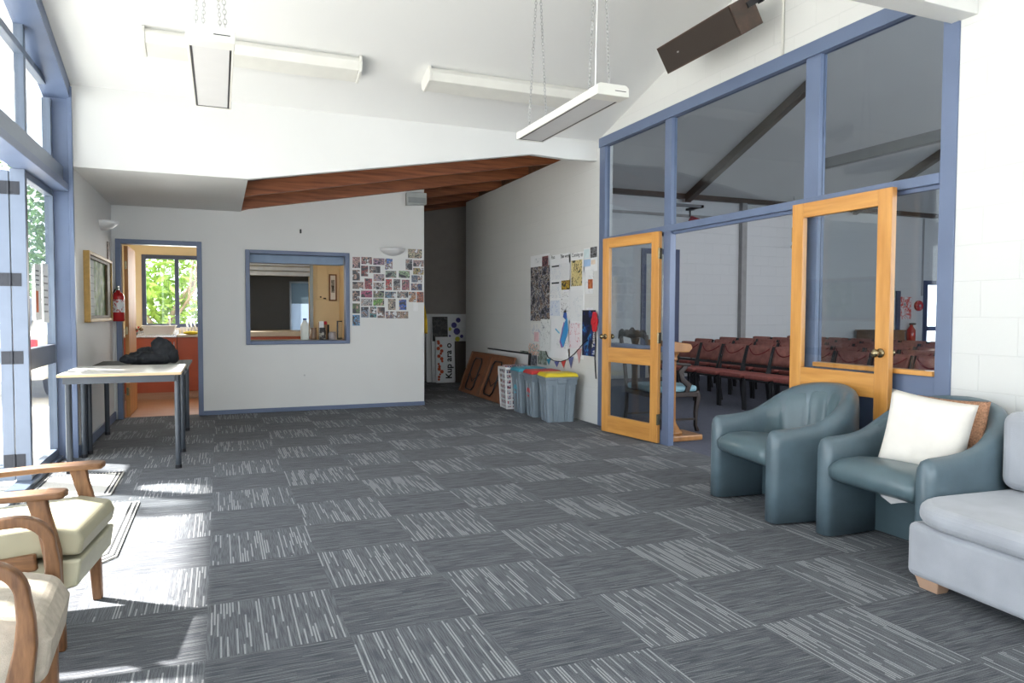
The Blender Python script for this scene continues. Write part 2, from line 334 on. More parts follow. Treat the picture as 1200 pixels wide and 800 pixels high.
# passage behind the bins
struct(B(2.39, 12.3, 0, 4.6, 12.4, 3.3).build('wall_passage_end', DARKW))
struct(B(XR+0.14, 11.3, 0, 4.6, 11.42, 3.3).build('wall_passage_right', WHITE))
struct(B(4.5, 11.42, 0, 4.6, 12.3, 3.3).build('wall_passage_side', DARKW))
# ---------------------------------------------------------------- glazed partition
PT = 0.09   # frame depth
t = struct(thing('window_1', '', ''));
for k in ('label', 'category'): del t[k]
def pw(name, *b, m=BLUE, bev=0.004): return B(*b).build(name, m, t, bevel=bev)
X0 = XR-0.012; X1 = XR+0.05
for y0, y1 in ((6.66, 6.78), (5.46, 5.565), (3.74, 3.87), (2.755, 2.85)):
    pw('window_post', X0, y0, 0, X1, y1, 2.99)
pw('window_head', X0-0.012, 2.755, 2.99, X1, 6.78, 3.09)
pw('window_transom', X0-0.004, 2.85, 1.965, X1, 6.66, 2.025)
pw('window_stop', X0+0.03, 2.85, 1.94, X1-0.005, 6.66, 1.966)
pw('window_sill', X0, 5.565, 0.0, X1, 6.66, 0.12)
pw('window_rail', X0, 5.565, 0.86, X1, 6.66, 0.91)
pw('window_panel', X0+0.006, 2.85, 0, X1-0.01, 3.74, 0.86)
pw('window_sill', X0-0.02, 2.85, 0.86, X1, 3.74, 0.89, m=HONEY_H)
gx = XR+0.022
for y0, y1, z0, z1 in ((5.565, 6.66, 2.025, 2.99), (3.87, 5.46, 2.025, 2.99), (2.85, 3.74, 2.025, 2.99), (2.85, 3.74, 0.89, 1.94), (5.565, 6.66, 0.12, 0.86), (5.565, 6.66, 0.91, 1.94)):
    pw('window_pane', gx-0.003, y0, z0, gx+0.003, y1, z1, m=GLASSG, bev=0)
# ---------------------------------------------------------------- timber glazed doors
def glazed_door(name, hinge, ang, midz, w=0.80, h=1.965, sw=0.10, knob_z=0.97):
    """local: hinge edge at origin, leaf along +y, thickness along x"""
    d = struct(thing(name, '', ''))
    del d['label']; del d['category']
    d.location = (hinge[0], hinge[1], 0.012); d.rotation_euler = (0, 0, ang)
    th = 0.04
    B(0, 0, 0, th, sw, h).build('door_stile', HONEY, d, bevel=0.003); B(0, w-sw, 0, th, w, h).build('door_stile', HONEY, d, bevel=0.003)
    rails = [(0, 0.17), (midz-0.075, midz+0.075), (h-0.10, h)]
    for a, b in rails: B(0.001, sw, a, th-0.001, w-sw, b).build('door_rail', HONEY_H, d, bevel=0.003)
    for (a, b) in ((rails[0][1], rails[1][0]), (rails[1][1], rails[2][0])):
        B(th/2-0.003, sw, a, th/2+0.003, w-sw, b).build('door_pane', GLASS, d)
    for sx in (-1, 1):
        mb = MB(); cx = th/2+sx*(th/2)
        mb.cyl((cx, w-0.055, knob_z), (cx+sx*0.008, w-0.055, knob_z), 0.028, n=20).cyl((cx, w-0.055, knob_z), (cx+sx*0.035, w-0.055, knob_z), 0.01)
        mb.ball((cx+sx*0.048, w-0.055, knob_z), (0.02, 0.026, 0.026)); mb.build('door_knob', BRASS, d, smooth=True)
    for z in (0.22, 0.98, 1.76):
        MB().cyl((-0.002, -0.006, z-0.05), (-0.002, -0.006, z+0.05), 0.008).box(-0.001, -0.003, z-0.05, th, 0.001, z+0.05).build('door_hinge', BRASS, d)
    return d
glazed_door("door_1", (3.750, 5.572), math.radians(8.5), 0.79, w=0.83)
glazed_door('door_2', (3.755, 3.885), math.radians(180), 0.765)
# ---------------------------------------------------------------- left glazing (aluminium and blue timber frame)
g = struct(thing('window_2', '', '')); del g['label']; del g['category']
def gw(name, *b, m=ALU, bev=0.003): return B(*b).build(name, m, g, bevel=bev)
gw('window_jamb', XG-0.03, YF-0.03, 0, XL, YF+0.06, 3.0625, m=BLUE)
gw('window_jamb', XL-0.02, YF-0.055, 0, XL+0.012, YF-0.03, 3.05, m=BLUE)
gw('window_transom', XG-0.04, -2.8, 2.2, XL-0.02, YF-0.03, 2.26, m=BLUE); gw('window_transom', XG-0.04, -2.8, 2.26, XL-0.06, YF-0.03, 2.40, m=ALU)
# raked head under the ceiling
mb = MB()
mb.prism([(YF-0.03, ceil_z(YF-0.03)-0.14), (YF-0.03, ceil_z(YF-0.03)-0.01), (YRIDGE, ZR-0.01), (YRIDGE, ZR-0.14)], 'X', XG-0.03, XL)
mb.build('window_head', BLUE, g)
MB().prism([(YRIDGE, ZR-0.14), (YRIDGE, ZR-0.01), (-2.85, 3.0), (-2.85, 2.87)], 'X', XG-0.03, XL).build('window_head', BLUE, g)
for y in (5.93, 4.7, 3.5, 2.2, 0.9, -0.4, -1.7): 
    z1 = (ceil_z(y) if y > YRIDGE else 3.0+(ZR-3.0)*(y+2.85)/(YRIDGE+2.85))-0.12
    gw('window_mullion', XG-0.03, y, 2.4, XG+0.03, y+0.06, z1)
gw('window_mullion', XG-0.03, YF-0.09, 2.4, XG+0.03, YF-0.03, 2.93)
gw('window_rail', XG-0.028, 2.2, 3.0, XG+0.028, YF-0.09, 3.05)
gw('window_rail', XG-0.025, 5.99, 2.4, XG+0.025, YF-0.09, 2.45)
MB().prism([(-2.8, 2.4), (YF-0.05, 2.4), (YF-0.05, 2.95), (YRIDGE, ZR-0.1), (-2.8, 2.95)], 'X', XG-0.004, XG+0.004).build('window_pane', GLASS, g)
# sidelight 5.93..6.82
gw('window_mullion', XG-0.055, 5.865, 0.03, XG+0.035, 5.905, 2.2, m=ALU); gw('window_mullion', XG-0.03, 5.905, 0.03, XG+0.03, 5.95, 2.2, m=plain('dark_bronze_aluminium', (0.10, 0.075, 0.07), 0.4, 0.3))
gw('window_mullion', XG-0.03, YF-0.065, 0.03, XG+0.03, YF-0.03, 2.2)
gw('window_rail', XG-0.028, 5.95, 0.80, XG+0.028, YF-0.065, 0.95, m=plain('dark_slate_aluminium', (0.11, 0.125, 0.16), 0.4, 0.3)); gw('window_rail', XG-0.028, 5.95, 0.03, XG+0.028, YF-0.065, 0.09); gw('window_rail', XG-0.028, 5.95, 2.15, XG+0.028, YF-0.065, 2.2)
gw('window_pane', XG-0.003, 5.95, 0.09, XG+0.003, YF-0.065, 2.16, m=GLASS, bev=0)
gw('window_track', XG-0.06, -2.8, 0.0, XG+0.06, YF-0.03, 0.03, m=ALU); 
gw('window_mullion', XG-0.04, 2.75, 0.03, XG+0.04, 2.83, 2.2); 
for y in (1.0, -0.9, -2.75): gw('window_mullion', XG-0.04, y, 0.03, XG+0.04, y+0.08, 2.2)
gw('window_pane', XG-0.003, -2.7, 0.09, XG+0.003, 2.75, 2.2, m=GLASS, bev=0)
# bifold leaves pushed open outside, standing square to the wall
def bifold(name, hinge, ang, w=0.72):
    d = struct(thing(name, '', '')); del d['label']; del d['category']; d.location = (hinge[0], hinge[1], 0.035); d.rotation_euler = (0, 0, ang)
    h = 2.15
    B(0, 0, 0, 0.07, 0.04, h).build('door_stile', ALU, d, bevel=0.003); B(w-0.07, 0, 0, w, 0.04, h).build('door_stile', ALU, d, bevel=0.003)
    for a, b in ((0, 0.1), (0.82, 0.92), (h-0.08, h)): B(0.07, 0.002, a, w-0.07, 0.038, b).build('door_rail', ALU, d)
    B(0.07, 0.017, 0.1, w-0.07, 0.023, 2.07).build('door_pane', GLASS, d)
    return d
b1 = bifold('door_3', (XG-0.062, 5.905), PI+0.01); b2 = bifold('door_4', (XG-0.80, 5.985), PI*0+0.0)
for d, ys in ((b1, 0.04),):
    for z in (0.14, 0.86, 1.40, 2.03):
        mb = MB().box(-0.064, ys, z-0.045, 0.064, ys+0.004, z+0.045).cyl((0.0, ys+0.006, z-0.045), (0.0, ys+0.006, z+0.045), 0.008)
        for a in (-0.05, -0.02, 0.02, 0.05):
            for bz in (-0.03, 0.03): mb.cyl((a, ys+0.004, z+bz), (a, ys+0.0065, z+bz), 0.006, n=8)
        mb.build('door_hinge', plain('dark_hinge_steel', (0.03, 0.034, 0.045), 0.5, 0.3), d)
# verandah roof, inner edge raised to block stray sun, and ground outside
struct(MB().prism([(-1.32, 4.15), (-1.32, 4.25), (-2.62, 3.35), (-2.62, 3.25)], 'Y', -3, 9.5).build('trim_5', plain('white_soffit_boards', (0.8, 0.8, 0.8), 0.6)))
struct(B(-60, -30, -0.14, -1.27, 60, -0.02).build('floor', plain('pale_concrete_paving', (0.50, 0.50, 0.48), 0.85, var=0.08, nscale=3)))
# ---------------------------------------------------------------- kitchen
struct(B(-1.3, YB+0.1, -0.1, 1.8, 11.5, 0.002).build('floor', KFLOOR))
mb = MB(); yk = 11.5
for a in ((-1.4, 0, -1.03, 2.6), (-1.03, 0, 0.1, 0.985), (-1.03, 2.04, 0.1, 2.6), (0.1, 0, 0.3, 2.6), (0.3, 0, 1.3, 0.94), (0.3, 2.08, 1.3, 2.6), (1.3, 0, 1.8, 2.6)): mb.box(a[0], yk, a[1], a[2], yk+0.1, a[3])
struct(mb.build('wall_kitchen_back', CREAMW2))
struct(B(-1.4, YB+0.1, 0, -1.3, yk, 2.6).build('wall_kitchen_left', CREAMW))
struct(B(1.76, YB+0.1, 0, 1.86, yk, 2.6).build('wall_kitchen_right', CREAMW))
struct(B(-1.4, YB+0.1, 2.6, 1.86, yk+0.1, 2.7).build('ceiling', CREAMW2))
for nm, x0, x1, z0, z1 in (('window_3', -1.03, 0.1, 0.985, 2.04),):
    k = struct(thing(nm, '', '')); del k['label']; del k['category']
    dk = plain('dark_blue_aluminium', (0.06, 0.075, 0.13), 0.35, 0.3)
    for b in ((x0, z0, x0+0.055, z1), (x1-0.055, z0, x1, z1), (x0+0.055, z0, x1-0.055, z0+0.06), (x0+0.055, z1-0.06, x1-0.055, z1), (-0.60, z0+0.06, -0.545, z1-0.06)):
        B(b[0], yk-0.02, b[1], b[2], yk+0.04, b[3]).build('window_frame', dk, k, bevel=0.003)
    B(x0+0.05, yk+0.012, z0+0.05, x1-0.05, yk+0.016, z1-0.05).build('window_pane', GLASS, k)
    B(x0, yk-0.05, z0-0.03, x1, yk, z0).build('window_sill', plain('pale_sill', (0.55, 0.5, 0.45), 0.5), k)
# kitchen door frame, leaf
f = struct(thing('door_5', '', '')); del f['label']; del f['category']
for nm, b in (('door_jamb', (-1.075, 0, -1.02, 2.035)), ('door_jamb', (-0.24, 0, -0.185, 2.035)), ('door_head', (-1.02, 1.98, -0.24, 2.035))):
    B(b[0], YB-0.022, b[1], b[2], YB+0.12, b[3]).build(nm, BLUE, f, bevel=0.005)
B(-1.005, YB+0.13, 0.012, -0.965, YB+0.89, 1.97).build('door_leaf', DOORWOOD, f, bevel=0.003)
MB().cyl((-1.0, YB+0.83, 1.0), (-0.92, YB+0.83, 1.0), 0.009).ball((-0.905, YB+0.83, 1.0), 0.024).cyl((-0.965, YB+0.83, 1.0), (-0.957, YB+0.83, 1.0), 0.026).build('door_handle', BRASS, f, smooth=True)
for z in (0.3, 1.0, 1.75): MB().cyl((-0.99, YB+0.125, z-0.045), (-0.99, YB+0.125, z+0.045), 0.008).box(-1.0, YB+0.121, z-0.045, -0.975, YB+0.13, z+0.045).build('door_hinge', BRASS, f)
# servery hatch frame
s = struct(thing('window_4', '', '')); del s['label']; del s['category']
sx0, sx1, sz0, sz1 = 0.29, 1.52, 0.825, 1.965
for nm, b in (('window_jamb', (sx0, sz0, sx0+0.05, sz1)), ('window_jamb', (sx1-0.05, sz0, sx1, sz1)), ('window_head', (sx0+0.05, sz1-0.045, sx1-0.05, sz1)), ('window_sill', (sx0+0.05, sz0, sx1-0.05, sz0+0.045))):
    B(b[0], YB-0.024, b[1], b[2], YB+0.13, b[3]).build(nm, BLUE, s, bevel=0.005)
struct(B(0.34, YB+0.131, 1.82, 1.47, YB+0.30, 2.1).build('trim_6', plain('pale_blue_box', (0.22, 0.30, 0.42), 0.5), bevel=0.004))
# serving shelf inside the hatch
tag(B(0.20, YB+0.135, 0.838, 1.60, YB+0.52, 0.868).build('serving_shelf', plain('grey_laminate', (0.30, 0.31, 0.27), 0.3), bevel=0.004), 'grey laminate serving shelf inside the blue framed hatch', 'shelf')
# far kitchen opening with roller shutter and the dim room beyond
q = thing('roller_shutter', 'white slatted roller shutter rolled up above the far kitchen opening', 'shutter', (0.3, yk-0.08, 1.775))
for i in range(4): B(0, 0.0, i*0.075, 1.0, 0.03, i*0.075+0.066).build('slat', plain('cool_white_slat', (0.55, 0.64, 0.78), 0.4), q, bevel=0.012, seg=3)
B(-0.03, -0.03, 0.30, 1.03, 0.078, 0.42).build('housing', plain('pale_blue_box', (0.22, 0.30, 0.42), 0.5), q, bevel=0.005)
B(1.0, -0.005, -0.838, 1.05, 0.05, 0.30).build('guide', plain('light_blue_paint', (0.34, 0.46, 0.60), 0.4), q, bevel=0.004)
mb = MB()
for b in ((0.2, 14.0, 0, 1.22, 14.1, 2.6), (1.84, 14.0, 0, 3.0, 14.1, 2.6), (1.22, 14.0, 0, 1.84, 14.1, 0.6), (1.22, 14.0, 1.80, 1.84, 14.1, 2.6)): mb.box(*b)
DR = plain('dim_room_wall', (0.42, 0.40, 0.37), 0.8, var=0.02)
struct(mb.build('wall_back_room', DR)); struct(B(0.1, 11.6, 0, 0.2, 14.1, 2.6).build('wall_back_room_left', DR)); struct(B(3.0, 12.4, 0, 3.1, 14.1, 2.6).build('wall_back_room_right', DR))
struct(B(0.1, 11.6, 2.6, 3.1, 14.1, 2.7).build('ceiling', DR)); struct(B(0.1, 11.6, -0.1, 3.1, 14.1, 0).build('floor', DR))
k = struct(thing('window_5', '', '')); del k['label']; del k['category']
for b in ((1.22, 0.6, 1.26, 1.80), (1.80, 0.6, 1.84, 1.80), (1.26, 0.6, 1.80, 0.64), (1.26, 1.76, 1.80, 1.80)): B(b[0], 13.97, b[1], b[2], 14.05, b[3]).build('window_frame', WPL2, k)
B(1.26, 14.0, 0.64, 1.80, 14.005, 1.76).build('window_pane', GLASS, k)
def blind(name, c):
    m, nt, p = nodes(name); p.inputs['Base Color'].default_value = (*c, 1); p.inputs['Roughness'].default_value = 0.9
    tr = N(nt, 'ShaderNodeBsdfTranslucent'); nt.links.new(ramp(nt, noise(nt, coord(nt), 3, 1), [(0.3, tuple(q*0.95 for q in c)), (0.7, c)]), tr.inputs[0])
    ms = N(nt, 'ShaderNodeMixShader'); ms.inputs[0].default_value = 0.5; nt.links.new(p.outputs[0], ms.inputs[1]); nt.links.new(tr.outputs[0], ms.inputs[2]); nt.links.new(ms.outputs[0], nt.nodes['Material Output'].inputs[0]); return m
B(1.25, 13.94, 1.38, 1.81, 13.942, 1.765).build('window_blind', blind('grey_roller_blind', (0.30, 0.35, 0.38)), k)
B(1.25, 13.95, 0.64, 1.81, 13.952, 1.38).build('window_blind', blind('pale_roller_blind', (0.62, 0.68, 0.75)), k)
# ---------------------------------------------------------------- hall beyond the partition
mb = MB(); yh = 11.5
for b in ((4.6, 0, 14.95, 3.42), (15.5, 0, 17, 3.42), (14.95, 1.95, 15.5, 3.42)): mb.box(b[0], yh, b[1], b[2], yh+0.15, b[3])
struct(mb.build('wall_hall', BLK_Y))
struct(B(16.9, -0.6, 0, 17, yh, 7).build('wall_hall_end', HALLW))
mb = MB()
for b in ((3.95, 0, 17, 1.0), (3.95, 3.4, 17, 6.0), (3.95, 1.0, 4.5, 3.4), (15.5, 1.0, 17, 3.4), (9.8, 1.0, 10.2, 3.4)): mb.box(b[0], -0.75, b[1], b[2], -0.6, b[3])
struct(mb.build('wall_hall_side', HALLW))
def hz(y): return 3.50 + 0.42*(11.4-y) if y > 4 else 3.50 + 0.42*7.4 - 0.42*(4-y)
struct(MB().prism([(11.65, hz(11.65)), (4, hz(4)), (-0.75, hz(-0.75)), (-0.75, hz(-0.75)+0.1), (4, hz(4)+0.12), (11.65, hz(11.65)+0.12)], 'X', 3.95, 17).build('ceiling', plain('grey_hall_ceiling', (0.56, 0.565, 0.56), 0.7, var=0.02, nscale=2)))
mb = MB()   # gable wall of the hall over the partition
mb.prism([(11.5, 3.2), (11.5, hz(11.5)), (4, hz(4)), (-0.6, hz(-0.6)), (-0.6, 4.45), (2.2, 4.45), (6.9, 3.2)], 'X', 3.951, 4.0)
struct(mb.build('wall_hall_gable', HALLW))
struct(B(3.98, yh-0.12, 3.42, 16.9, yh, 3.56).build('trim_7', DTIM)); struct(B(3.98, yh-0.03, 3.08, 9.6, yh, 3.13).build('trim_8', plain('mid_grey_trim', (0.3, 0.3, 0.3), 0.6)))
struct(B(9.63, yh-0.1, 0, 9.75, yh, 3.42).build('trim_9', plain('mid_grey_trim', (0.3, 0.3, 0.3), 0.6)))
for x in (8.3, 12.6, 16.2):
    struct(MB().prism([(11.38, hz(11.38)-0.01), (8.35, hz(8.35)-0.01), (8.35, hz(8.35)-0.16), (11.38, hz(11.38)-0.16)], 'X', x-0.06, x+0.06).build('trim_10', DTIM))
struct(B(8.94, 4.0, 3.55, 9.06, 8.9, 3.70).build('trim_11', plain('grey_painted_beam', (0.26, 0.27, 0.28), 0.6)))
# hall doors: blue frame at the left, exit door with a bright pane at the right
k = struct(thing('door_6', '', '')); del k['label']; del k['category']
for b in ((7.35, 0, 7.45, 2.45), (8.05, 0, 8.2, 2.45), (7.45, 2.35, 8.05, 2.45)): B(b[0], yh-0.03, b[1], b[2], yh, b[3]).build('door_frame', plain('dark_blue_paint', (0.04, 0.055, 0.13), 0.4), k)
B(7.45, yh-0.015, 0.01, 8.05, yh, 2.35).build('door_leaf', plain('pale_door_paint', (0.6, 0.6, 0.56), 0.5), k)
k = struct(thing('door_7', '', '')); del k['label']; del k['category']
db = plain('dark_blue_paint', (0.04, 0.055, 0.13), 0.4)
for b in ((14.9, 0, 15.0, 2.0), (15.45, 0, 15.55, 2.0), (15.0, 1.9, 15.45, 2.0), (15.0, 0.01, 15.45, 0.12), (15.0, 0.85, 15.45, 0.95)): B(b[0], yh-0.04, b[1], b[2], yh+0.03, b[3]).build('door_frame', db, k)
B(15.0, yh+0.0, 0.12, 15.45, yh+0.006, 1.9).build('door_pane', GLASS, k)
# ================================================================ furniture
# ---------------------------------------------------------------- tub chairs
def tub_shell(wd=0.36, dep=0.68, th=0.105):
    """U-shaped padded shell: local front at x=0, back towards +x"""
    st = []; xs = dep - wd - 0.02; m = 9
    for i in range(m): st.append((Vector((xs*i/(m-1), -wd, 0)), Vector((0, -1, 0))))
    for i in range(1, 18):
        a = -PI/2 + PI*i/18; st.append((Vector((xs + (wd+0.0)*math.cos(a), wd*math.sin(a), 0)), Vector((math.cos(a), math.sin(a), 0))))
    for i in range(m): st.append((Vector((xs*(1-i/(m-1)), wd, 0)), Vector((0, 1, 0))))
    L = [0]
    for a, b in zip(st, st[1:]): L.append(L[-1] + (b[0]-a[0]).length)
    return st, L
def make_tub(label, loc, rz):
    t = thing('tub_chair', label, 'armchair', loc, rz, 'vinyl tub chairs against the glazed partition')
    st, L = tub_shell(); T = L[-1]; mb = MB(); rings = []
    def height(s):
        u = min(s, T-s)/(T/2)          # 0 at an arm front, 1 at the middle of the back
        return 0.545 + 0.235*(1/(1+math.exp(-(u-0.50)*9)))
    for (p, n), s in zip(st, L):
        h = height(s); e = min(s, T-s); th = 0.105 if e > 0.04 else 0.105; lean = 0.05*max(0, h-0.55)/0.2
        prof = []
        # outer side up, rounded top, inner side down
        prof += [(0.0, 0.012), (0.0, 0.2), (0.0, h-0.10), (-0.004, h-0.05), (-0.02, h-0.018), (-0.05, h), (-0.08, h-0.016), (-0.10, h-0.05), (-0.105-lean*0.3, h-0.12), (-0.105, 0.30), (-0.105, 0.012)]
        rings.append([mb.bm.verts.new(p + n*(a+lean+0.0) + Vector((0, 0, z))) for a, z in prof])
    # rounded arm fronts
    def cap(ring, sgn):
        c = [ring]; 
        for k, (dx, sc) in enumerate(((-0.018, 0.94), (-0.032, 0.72), (-0.038, 0.35))):
            mid = sum((v.co.y for v in ring))/len(ring); my = (ring[0].co.y+ring[-1].co.y)/2
            zt = max(v.co.z for v in ring)
            c.append([mb.bm.verts.new((v.co.x+dx, my+(v.co.y-my)*sc, v.co.z if v.co.z < 0.3 else v.co.z-(1-sc)*0.05)) for v in ring])
        return c
    a = cap(rings[0], 1)[1:][::-1]; b = cap(rings[-1], -1)[1:]
    allr = a + rings + b; n = len(allr[0])
    for A, Bq in zip(allr, allr[1:]):
        for k in range(n-1): mb.bm.faces.new((A[k], A[k+1], Bq[k+1], Bq[k]))
        mb.bm.faces.new((A[n-1], A[0], Bq[0], Bq[n-1]))
    mb.bm.faces.new(allr[0]); mb.bm.faces.new(allr[-1][::-1])
    mb.build('shell', TEALW, t, smooth=True)
    # channelled inner back
    mb = MB(); rows = []; wi = 0.262; xs = 0.295
    for i in range(49):
        a = -PI/2*0.98 + PI*0.98*i/48; rr = wi - 0.012 + 0.010*math.exp(-(((i+4) % 8 - 4)/0.8)**2)
        col = []
        for j, z in enumerate((0.36, 0.46, 0.56, 0.64, 0.69, 0.715)):
            u = min(1, abs(a)/(PI/2)); top = 0.735 - 0.16*u**2.4; zz = 0.36 + (top-0.36)*(z-0.36)/0.355
            r = rr + 0.045*(zz-0.36)/0.35 - (0.0 if j < 4 else -0.012*(j-3))
            col.append(mb.bm.verts.new((xs + r*math.cos(a)*1.02, r*math.sin(a), zz)))
        rows.append(col)
    for A, Bq in zip(rows, rows[1:]):
        for k in range(5): mb.bm.faces.new((A[k], A[k+1], Bq[k+1], Bq[k]))
    o = mb.build('inner_back', TEAL, t, smooth=True); m = o.modifiers.new('solid', 'SOLIDIFY'); m.thickness = 0.02; m.offset = 1
    # seat with a rolled front
    mb = MB(); prof = [(-0.035, 0.345), (-0.042, 0.39), (-0.02, 0.428), (0.03, 0.448), (0.12, 0.452), (0.30, 0.437), (0.50, 0.43), (0.50, 0.33), (0.2, 0.315), (0.0, 0.318)]
    rg = []
    for i in range(13):
        y = -0.258 + 0.516*i/12; e = abs(i-6)/6; crown = 0.012*(1-e**2); fx = -0.012*(1-e**2)
        rg.append([mb.bm.verts.new((x+fx if x < 0.1 else x, y*(1 if x < 0.28 else 0.92 if x < 0.4 else 0.60), z+(crown if z > 0.4 else 0) - (0.018*e**6 if z > 0.4 else 0))) for x, z in prof])
    for A, Bq in zip(rg, rg[1:]):
        for k in range(len(prof)): mb.bm.faces.new((A[k], A[(k+1) % len(prof)], Bq[(k+1) % len(prof)], Bq[k]))
    mb.bm.faces.new(rg[0]); mb.bm.faces.new(rg[-1][::-1])
    mb.build('seat', TEAL, t, smooth=True)
    MB().prism([(-0.255, 0.02), (0.255, 0.02), (0.255, 0.33), (-0.255, 0.33)], 'X', 0.30, 0.32).build('base_panel', plain('dark_teal_cloth', (0.05, 0.085, 0.10), 0.7), t)
    return t
make_tub('blue-green vinyl tub chair with an empty seat in front of the open timber door', (3.01, 3.51, 0), math.radians(-8))
t2 = make_tub('blue-green vinyl tub chair holding two cushions, next to the pale grey sofa', (3.06, 2.612, 0), math.radians(-2))
MB().prism([(0.0, 0.30), (0.16, 0.315), (0.15, 0.295), (0.09, 0.27), (0.05, 0.285)], 'X', -0.03, -0.024).build('torn_lining', plain('torn_grey_lining', (0.4, 0.4, 0.4), 0.9), t2).location = (0.03, -0.20, 0.012)
# ---------------------------------------------------------------- cushions
def pillow(name, w, h, th, mat, label, loc, rot):
    mb = MB(); n = 18; V = {}
    for s in (1, -1):
        for i in range(n+1):
            for j in range(n+1):
                if s < 0 and (i in (0, n) or j in (0, n)): V[s, i, j] = V[1, i, j]; continue
                u, v = 2*i/n-1, 2*j/n-1
                pin = 1 - 0.055*(1-u*u)*abs(v)**3 ; pin2 = 1 - 0.055*(1-v*v)*abs(u)**3
                t = ((1-u**4)*(1-v**4))**0.55 * th/2 * (1+0.06*math.sin(5*u+2*v))
                V[s, i, j] = mb.bm.verts.new((u*w/2*pin2, s*t, v*h/2*pin))
    for s in (1, -1):
        for i in range(n):
            for j in range(n): 
                try: mb.bm.faces.new((V[s, i, j], V[s, i+1, j], V[s, i+1, j+1], V[s, i, j+1]))
                except ValueError: pass
    o = mb.build(name, mat, smooth=True); o.location = loc; o.rotation_euler = rot; return tag(o, label, 'cushion', None)
pillow('cushion', 0.41, 0.40, 0.15, CUSH, 'off-white linen cushion leaning in the tub chair beside the sofa', (3.355, 2.555, 0.60), (math.radians(-8), math.radians(7), math.radians(-72)))
pillow('cushion', 0.36, 0.34, 0.06, CORK, 'flat speckled brown cushion tucked behind the off-white cushion', (3.50, 2.53, 0.615), (math.radians(-8), 0, math.radians(-80)))
# ---------------------------------------------------------------- sofa
t = thing('sofa', 'pale grey velour sofa with a low block base at the right edge', 'sofa', (2.825, 2.25, 0), math.radians(-4))
B(0.02, -1.75, 0.052, 0.93, 0.0, 0.292).build('base', GREYF, t, bevel=0.03, seg=4)
mb = MB(); 
pts = []; r = 0.22
for i in range(9): a = PI/2 + PI/2*i/8; pts.append((0.20+0.22*math.cos(a), -0.20+0.22*math.sin(a)))
poly = [(0.70, 0.02)] + pts + [(-0.02, -1.75), (0.70, -1.75)]
mb.prism(poly, 'Z', 0.294, 0.392); mb.build('seat_cushion', GREYF, t, smooth=False, bevel=0.045, seg=5)
mb = MB().box(0.70, -1.75, 0.32, 0.95, 0.015, 0.73); mb.build('back', GREYF, t, bevel=0.06, seg=5)
mb = MB(); mb.box(0.58, -0.62, 0.395, 0.735, 0.012, 0.765); mb.build('back_cushion', GREYF, t, bevel=0.06, seg=5)
MB().box(0.58, -1.26, 0.395, 0.735, -0.64, 0.765).build('back_cushion', GREYF, t, bevel=0.06, seg=5)
for y in (-0.09, -1.6):
    for x in (0.04, 0.80):
        MB().poly([(x+0.015, y-0.045, 0), (x+0.075, y-0.045, 0), (x+0.075, y+0.045, 0), (x+0.015, y+0.045, 0), (x, y-0.06, 0.055), (x+0.09, y-0.06, 0.055), (x+0.09, y+0.06, 0.055), (x, y+0.06, 0.055)],
            [(0, 3, 2, 1), (4, 5, 6, 7), (0, 1, 5, 4), (1, 2, 6, 5), (2, 3, 7, 6), (3, 0, 4, 7)])
        m2 = MB(); m2.poly([(x+0.015, y-0.045, 0), (x+0.075, y-0.045, 0), (x+0.075, y+0.045, 0), (x+0.015, y+0.045, 0), (x, y-0.06, 0.055), (x+0.09, y-0.06, 0.055), (x+0.09, y+0.06, 0.055), (x, y+0.06, 0.055)],
            [(0, 3, 2, 1), (4, 5, 6, 7), (0, 1, 5, 4), (1, 2, 6, 5), (2, 3, 7, 6), (3, 0, 4, 7)])
        m2.build('leg', plain('pale_wood_foot', (0.50, 0.32, 0.22), 0.4), t, bevel=0.004)
# ---------------------------------------------------------------- wooden armchairs at the left
def ribbon(path, wy, th, name, mat, parent, y):
    """flat bent-wood strip following PATH (x,z) with width wy across y"""
    mb = MB(); n = len(path); rings = []
    for i, (x, z) in enumerate(path):
        a = Vector(path[max(0, i-1)]); b = Vector(path[min(n-1, i+1)]); d = (b-a).normalized(); nx, nz = -d.y, d.x; tt = th[i] if isinstance(th, list) else th
        rings.append([mb.bm.verts.new((x+nx*tt/2*s, y+wy/2*q, z+nz*tt/2*s)) for s, q in ((1, -1), (1, 1), (-1, 1), (-1, -1))])
    for A, Bq in zip(rings, rings[1:]):
        for k in range(4): mb.bm.faces.new((A[k], A[(k+1) % 4], Bq[(k+1) % 4], Bq[k]))
    mb.bm.faces.new(rings[0][::-1]); mb.bm.faces.new(rings[-1])
    return mb.build(name, mat, parent, smooth=True, bevel=0.007, seg=3)
